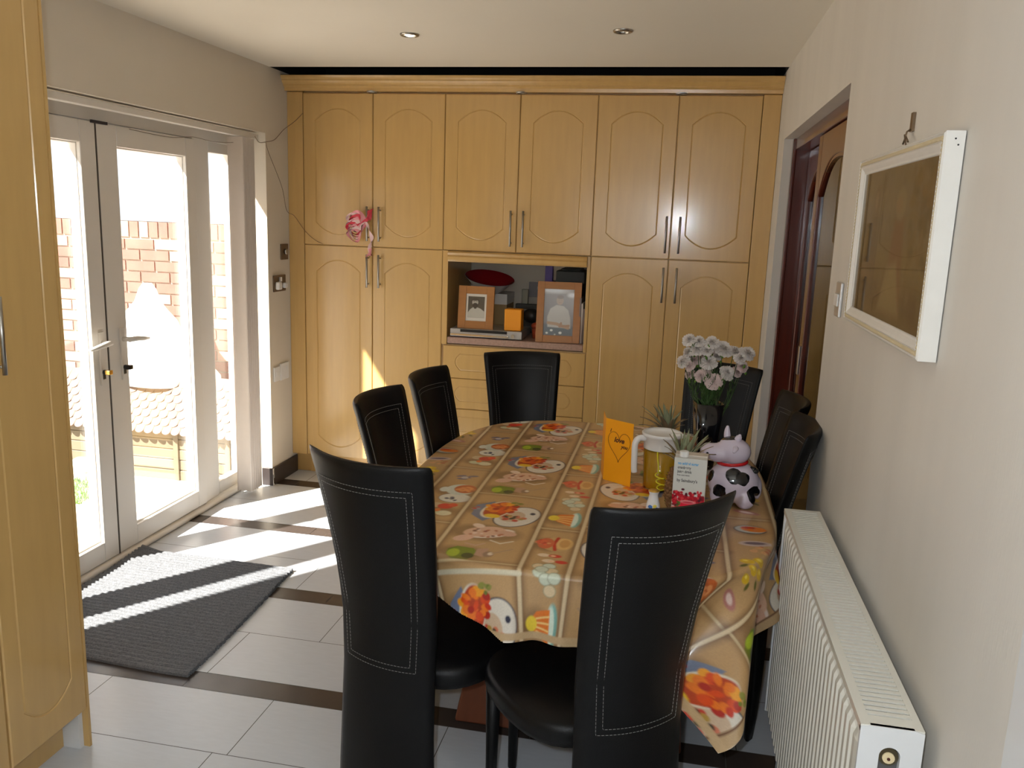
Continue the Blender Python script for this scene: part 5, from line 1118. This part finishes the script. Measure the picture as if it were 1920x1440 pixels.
for (ix, iy, r, pk) in ((1287, 640, 22, 0), (1306, 643, 20, 0), (1330, 645, 24, 0), (1303, 657, 24, 0), (1287, 663, 20, 0), (1278, 680, 22, 0), (1300, 677, 26, 1), (1311, 673, 20, 1), (1322, 660, 18, 0), (1327, 681, 26, 0), (1353, 657, 30, 0), (1342, 671, 16, 0), (1376, 663, 24, 0), (1398, 664, 26, 0), (1385, 673, 20, 0), (1390, 687, 22, 1), (1381, 698, 18, 1), (1363, 700, 24, 0), (1340, 715, 26, 1), (1314, 705, 20, 1), (1293, 704, 18, 1), (1291, 687, 18, 1), (1333, 659, 16, 1), (1324, 697, 18, 1)):
    # from the picture to the plane y = vy +- depth
    rs = random.Random(ix * 7 + iy); dep = rs.uniform(-0.055, 0.05); 
    X_ = 2.324 + (ix - 1340) * 0.00181; Z_ = 1.058 + (715 - iy) * 0.00196 + (ix - 1340) * 0.00010
    off = -(dep) * 1.0
    # keep the same line of sight while varying depth
    P0 = Vector((X_, -1.68, Z_)); v_ = (P0 - CAM).normalized(); p = P0 + v_ * (dep / v_.y)
    fc = Vector((p.x - vx, p.y - vy - 0.05, (p.z - 1.03) * 0.9)).normalized() + Vector((0, -0.45, 0.2))
    FL.append((p, fc, r * 0.00181 * 0.62, pk, ix + iy))
labs = ['white carnation at the upper left tip of the bunch', 'small white carnation on the top row, second from the left', 'white carnation on the top row, in the middle above the vase',
        'white carnation just under the second bloom of the top row', 'white carnation right under the upper left tip bloom', 'white carnation at the far left edge of the bunch',
        'full pinkish carnation left of the large front bloom', 'small pinkish carnation half hidden above the full pinkish one', 'small white carnation in the centre, above the large front bloom',
        'large white carnation in the middle front of the bunch', 'largest white carnation, at the top right of the middle of the bunch', 'small cream carnation below left of the largest bloom',
        'white carnation just right of the largest bloom', 'white carnation at the right tip of the bunch', 'white carnation below and left of the right tip bloom',
        'pinkish carnation below the right tip of the bunch, before the chair top', 'pale pink carnation hanging low on the right edge of the bunch', 'pale carnation right of the lowest bloom',
        'pinkish carnation hanging lowest in the bunch', 'pinkish carnation left of the lowest bloom', 'pinkish carnation lowest on the left side of the bunch',
        'pinkish carnation on the left, above the lowest left bloom', 'small pinkish carnation between the top middle bloom and the largest one', 'pinkish carnation right below the large front bloom']
for i, (p, fc, r, pk, sdd) in enumerate(FL):
    o = carnation(p, fc, r, pk, sdd); lab = labs[i]
    tag(o, lab, 'flower', 'carnations in the black vase')
bm = bmesh.new(); rs = random.Random(2)
for k in range(420):
    a = rs.uniform(0, 2 * PI); q = rs.random(); z = 0.23 + 0.11 * q; r_ = 0.042 * (0.5 + 0.9 * q) * math.sqrt(rs.random()); p = Vector((vx + r_ * math.cos(a), vy + r_ * math.sin(a), Z0 + z)); dr = Vector((rs.uniform(-.7, .7), rs.uniform(-.7, .7), 1)).normalized() * rs.uniform(.02, .045)
    sdv = Vector((-dr.y, dr.x, 0)).normalized() * 0.0016; bm.faces.new([bm.verts.new(p - sdv), bm.verts.new(p + sdv), bm.verts.new(p + dr)])
for (p, fc, r, pk, sdd) in FL:
    for k in range(2):
        q = p + Vector((rs.uniform(-.02, .02), rs.uniform(-.012, .012), rs.uniform(-.028, -.006))); dr = Vector((rs.uniform(-.5, .5), rs.uniform(-.5, .2), 1)).normalized()
        n0 = len(bm.faces); tube(bm, [q - dr * .006, q, q + dr * .009], [0.002, 0.0048, 0.0008], 7, mi=1)
tag(finish('foliage', bm, [M_STEM, M_LEAFG]), 'dark green leaves and stems filling the mouth of the vase', 'foliage', kind='stuff')
# ceramic cow money box
t = empty('cow_money_box', (2.388, -2.075, Z0), 'lilac white ceramic cow money box with black patches and red collar', 'money box')
def spots(name, base, sp):
    m = mat(name, base, 0.12, coat=0.6); nt = m.node_tree; b = nt.nodes['Principled BSDF']; tc = nt.nodes.new('ShaderNodeTexCoord'); prev = None
    nz = nt.nodes.new('ShaderNodeTexNoise'); nz.inputs['Scale'].default_value = 28; nt.links.new(tc.outputs['Object'], nz.inputs['Vector'])
    for (c3, r_) in sp:
        vm = nt.nodes.new('ShaderNodeVectorMath'); vm.operation = 'DISTANCE'; nt.links.new(tc.outputs['Object'], vm.inputs[0]); vm.inputs[1].default_value = c3
        ad = nt.nodes.new('ShaderNodeMath'); ad.operation = 'MULTIPLY_ADD'; nt.links.new(nz.outputs[0], ad.inputs[0]); ad.inputs[1].default_value = 0.018; nt.links.new(vm.outputs['Value'], ad.inputs[2])
        ls = nt.nodes.new('ShaderNodeMath'); ls.operation = 'LESS_THAN'; nt.links.new(ad.outputs[0], ls.inputs[0]); ls.inputs[1].default_value = r_ + 0.009
        if prev is None: prev = ls
        else:
            mxm = nt.nodes.new('ShaderNodeMath'); mxm.operation = 'MAXIMUM'; nt.links.new(prev.outputs[0], mxm.inputs[0]); nt.links.new(ls.outputs[0], mxm.inputs[1]); prev = mxm
    mx = nt.nodes.new('ShaderNodeMix'); mx.data_type = 'RGBA'; mx.inputs[6].default_value = (*base, 1); mx.inputs[7].default_value = (0.006, 0.006, 0.008, 1); nt.links.new(prev.outputs[0], mx.inputs[0]); nt.links.new(mx.outputs[2], b.inputs['Base Color'])
    return m
LIL = (0.62, 0.55, 0.66)
def blob_obj(name, parts, m, parent, vox=0.0035):
    bm = bmesh.new()
    for c3, r3, rot in parts: ellipsoid(bm, c3, r3, rot)
    o = finish(name, bm, m, parent); rm = o.modifiers.new('remesh', 'REMESH'); rm.mode = 'VOXEL'; rm.voxel_size = vox; rm.use_smooth_shade = True
    sm = o.modifiers.new('smooth', 'SMOOTH'); sm.factor = 0.8; sm.iterations = 8; return o
blob_obj('body', [((0, 0, 0.070), (0.080, 0.068, 0.069), None), ((-0.008, 0, 0.100), (0.052, 0.048, 0.045), None), ((-0.045, -0.032, 0.035), (0.026, 0.024, 0.038), None), ((0.035, -0.045, 0.03), (0.032, 0.026, 0.032), None), ((-0.045, 0.035, 0.035), (0.026, 0.022, 0.038), None), ((0.04, 0.04, 0.03), (0.03, 0.026, 0.032), None), ((0.074, 0.0, 0.055), (0.014, 0.022, 0.036), None), ((-0.02, -0.05, 0.06), (0.018, 0.018, 0.04), None)],
         spots('cow_body_glaze', LIL, [((-0.002, -0.060, 0.108), 0.026), ((0.022, -0.058, 0.100), 0.022), ((0.064, -0.045, 0.045), 0.030), ((-0.045, -0.058, 0.052), 0.022), ((0.06, 0.02, 0.10), 0.024), ((0, 0.06, 0.06), 0.035), ((-0.072, -0.02, 0.09), 0.02)]), t)
blob_obj('head', [((-0.006, 0, 0.167), (0.052, 0.050, 0.042), None), ((-0.014, 0, 0.188), (0.038, 0.038, 0.026), None), ((-0.050, -0.004, 0.160), (0.056, 0.040, 0.030), None), ((-0.083, -0.004, 0.164), (0.026, 0.032, 0.025), None)],
         spots('cow_head_glaze', LIL, [((-0.022, 0.0, 0.214), 0.027), ((-0.055, -0.036, 0.192), 0.008), ((-0.052, 0.03, 0.19), 0.008), ((-0.088, -0.028, 0.162), 0.0062), ((-0.092, 0.018, 0.162), 0.0062)]), t)
M_LIL = mat('lilac_glaze', LIL, 0.12, coat=0.6)
for nm, pp, rad in (('horn', [(-0.028, 0.016, 0.205), (-0.030, 0.018, 0.222), (-0.030, 0.018, 0.238)], [0.011, 0.010, 0.005]), ('horn', [(0.000, -0.012, 0.205), (0.004, -0.016, 0.216), (0.006, -0.018, 0.222)], [0.011, 0.009, 0.005]), ('ear', [(-0.004, -0.036, 0.185), (-0.006, -0.050, 0.187), (-0.010, -0.058, 0.180)], [0.009, 0.013, 0.005])):
    bm = bmesh.new(); tube(bm, smooth_pts(pp, 4), [rad[0] + (rad[-1] - rad[0]) * (k / 8) ** 2 for k in range(9)], 14)
    ellipsoid(bm, pp[-1], (rad[-1] * 1.02,) * 3, u=12, v=8); finish(nm, bm, M_LIL, t)
bm = bmesh.new(); prof = [(1.0, -0.005), (1.09, -0.004), (1.12, 0), (1.09, 0.004), (1.0, 0.005)]
rr = [[((-0.008 + 0.043 * k_ * math.cos(2 * PI * i / 40)), 0.041 * k_ * math.sin(2 * PI * i / 40), 0.133 + z_ - 0.010 * math.cos(2 * PI * i / 40) * -0.4) for i in range(40)] for k_, z_ in prof]; loft(bm, rr, cap=False); finish('collar', bm, mat('red_collar', (0.55, 0.008, 0.012), 0.25, coat=0.4), t)
bm = bmesh.new(); tube(bm, [(0.045, -0.01, 0.122), (0.060, -0.014, 0.114)], [0.006, 0.011], 12); ellipsoid(bm, (0.060, -0.014, 0.113), (0.012, 0.012, 0.008)); finish('tail_tuft', bm, M_BLACKP, t)
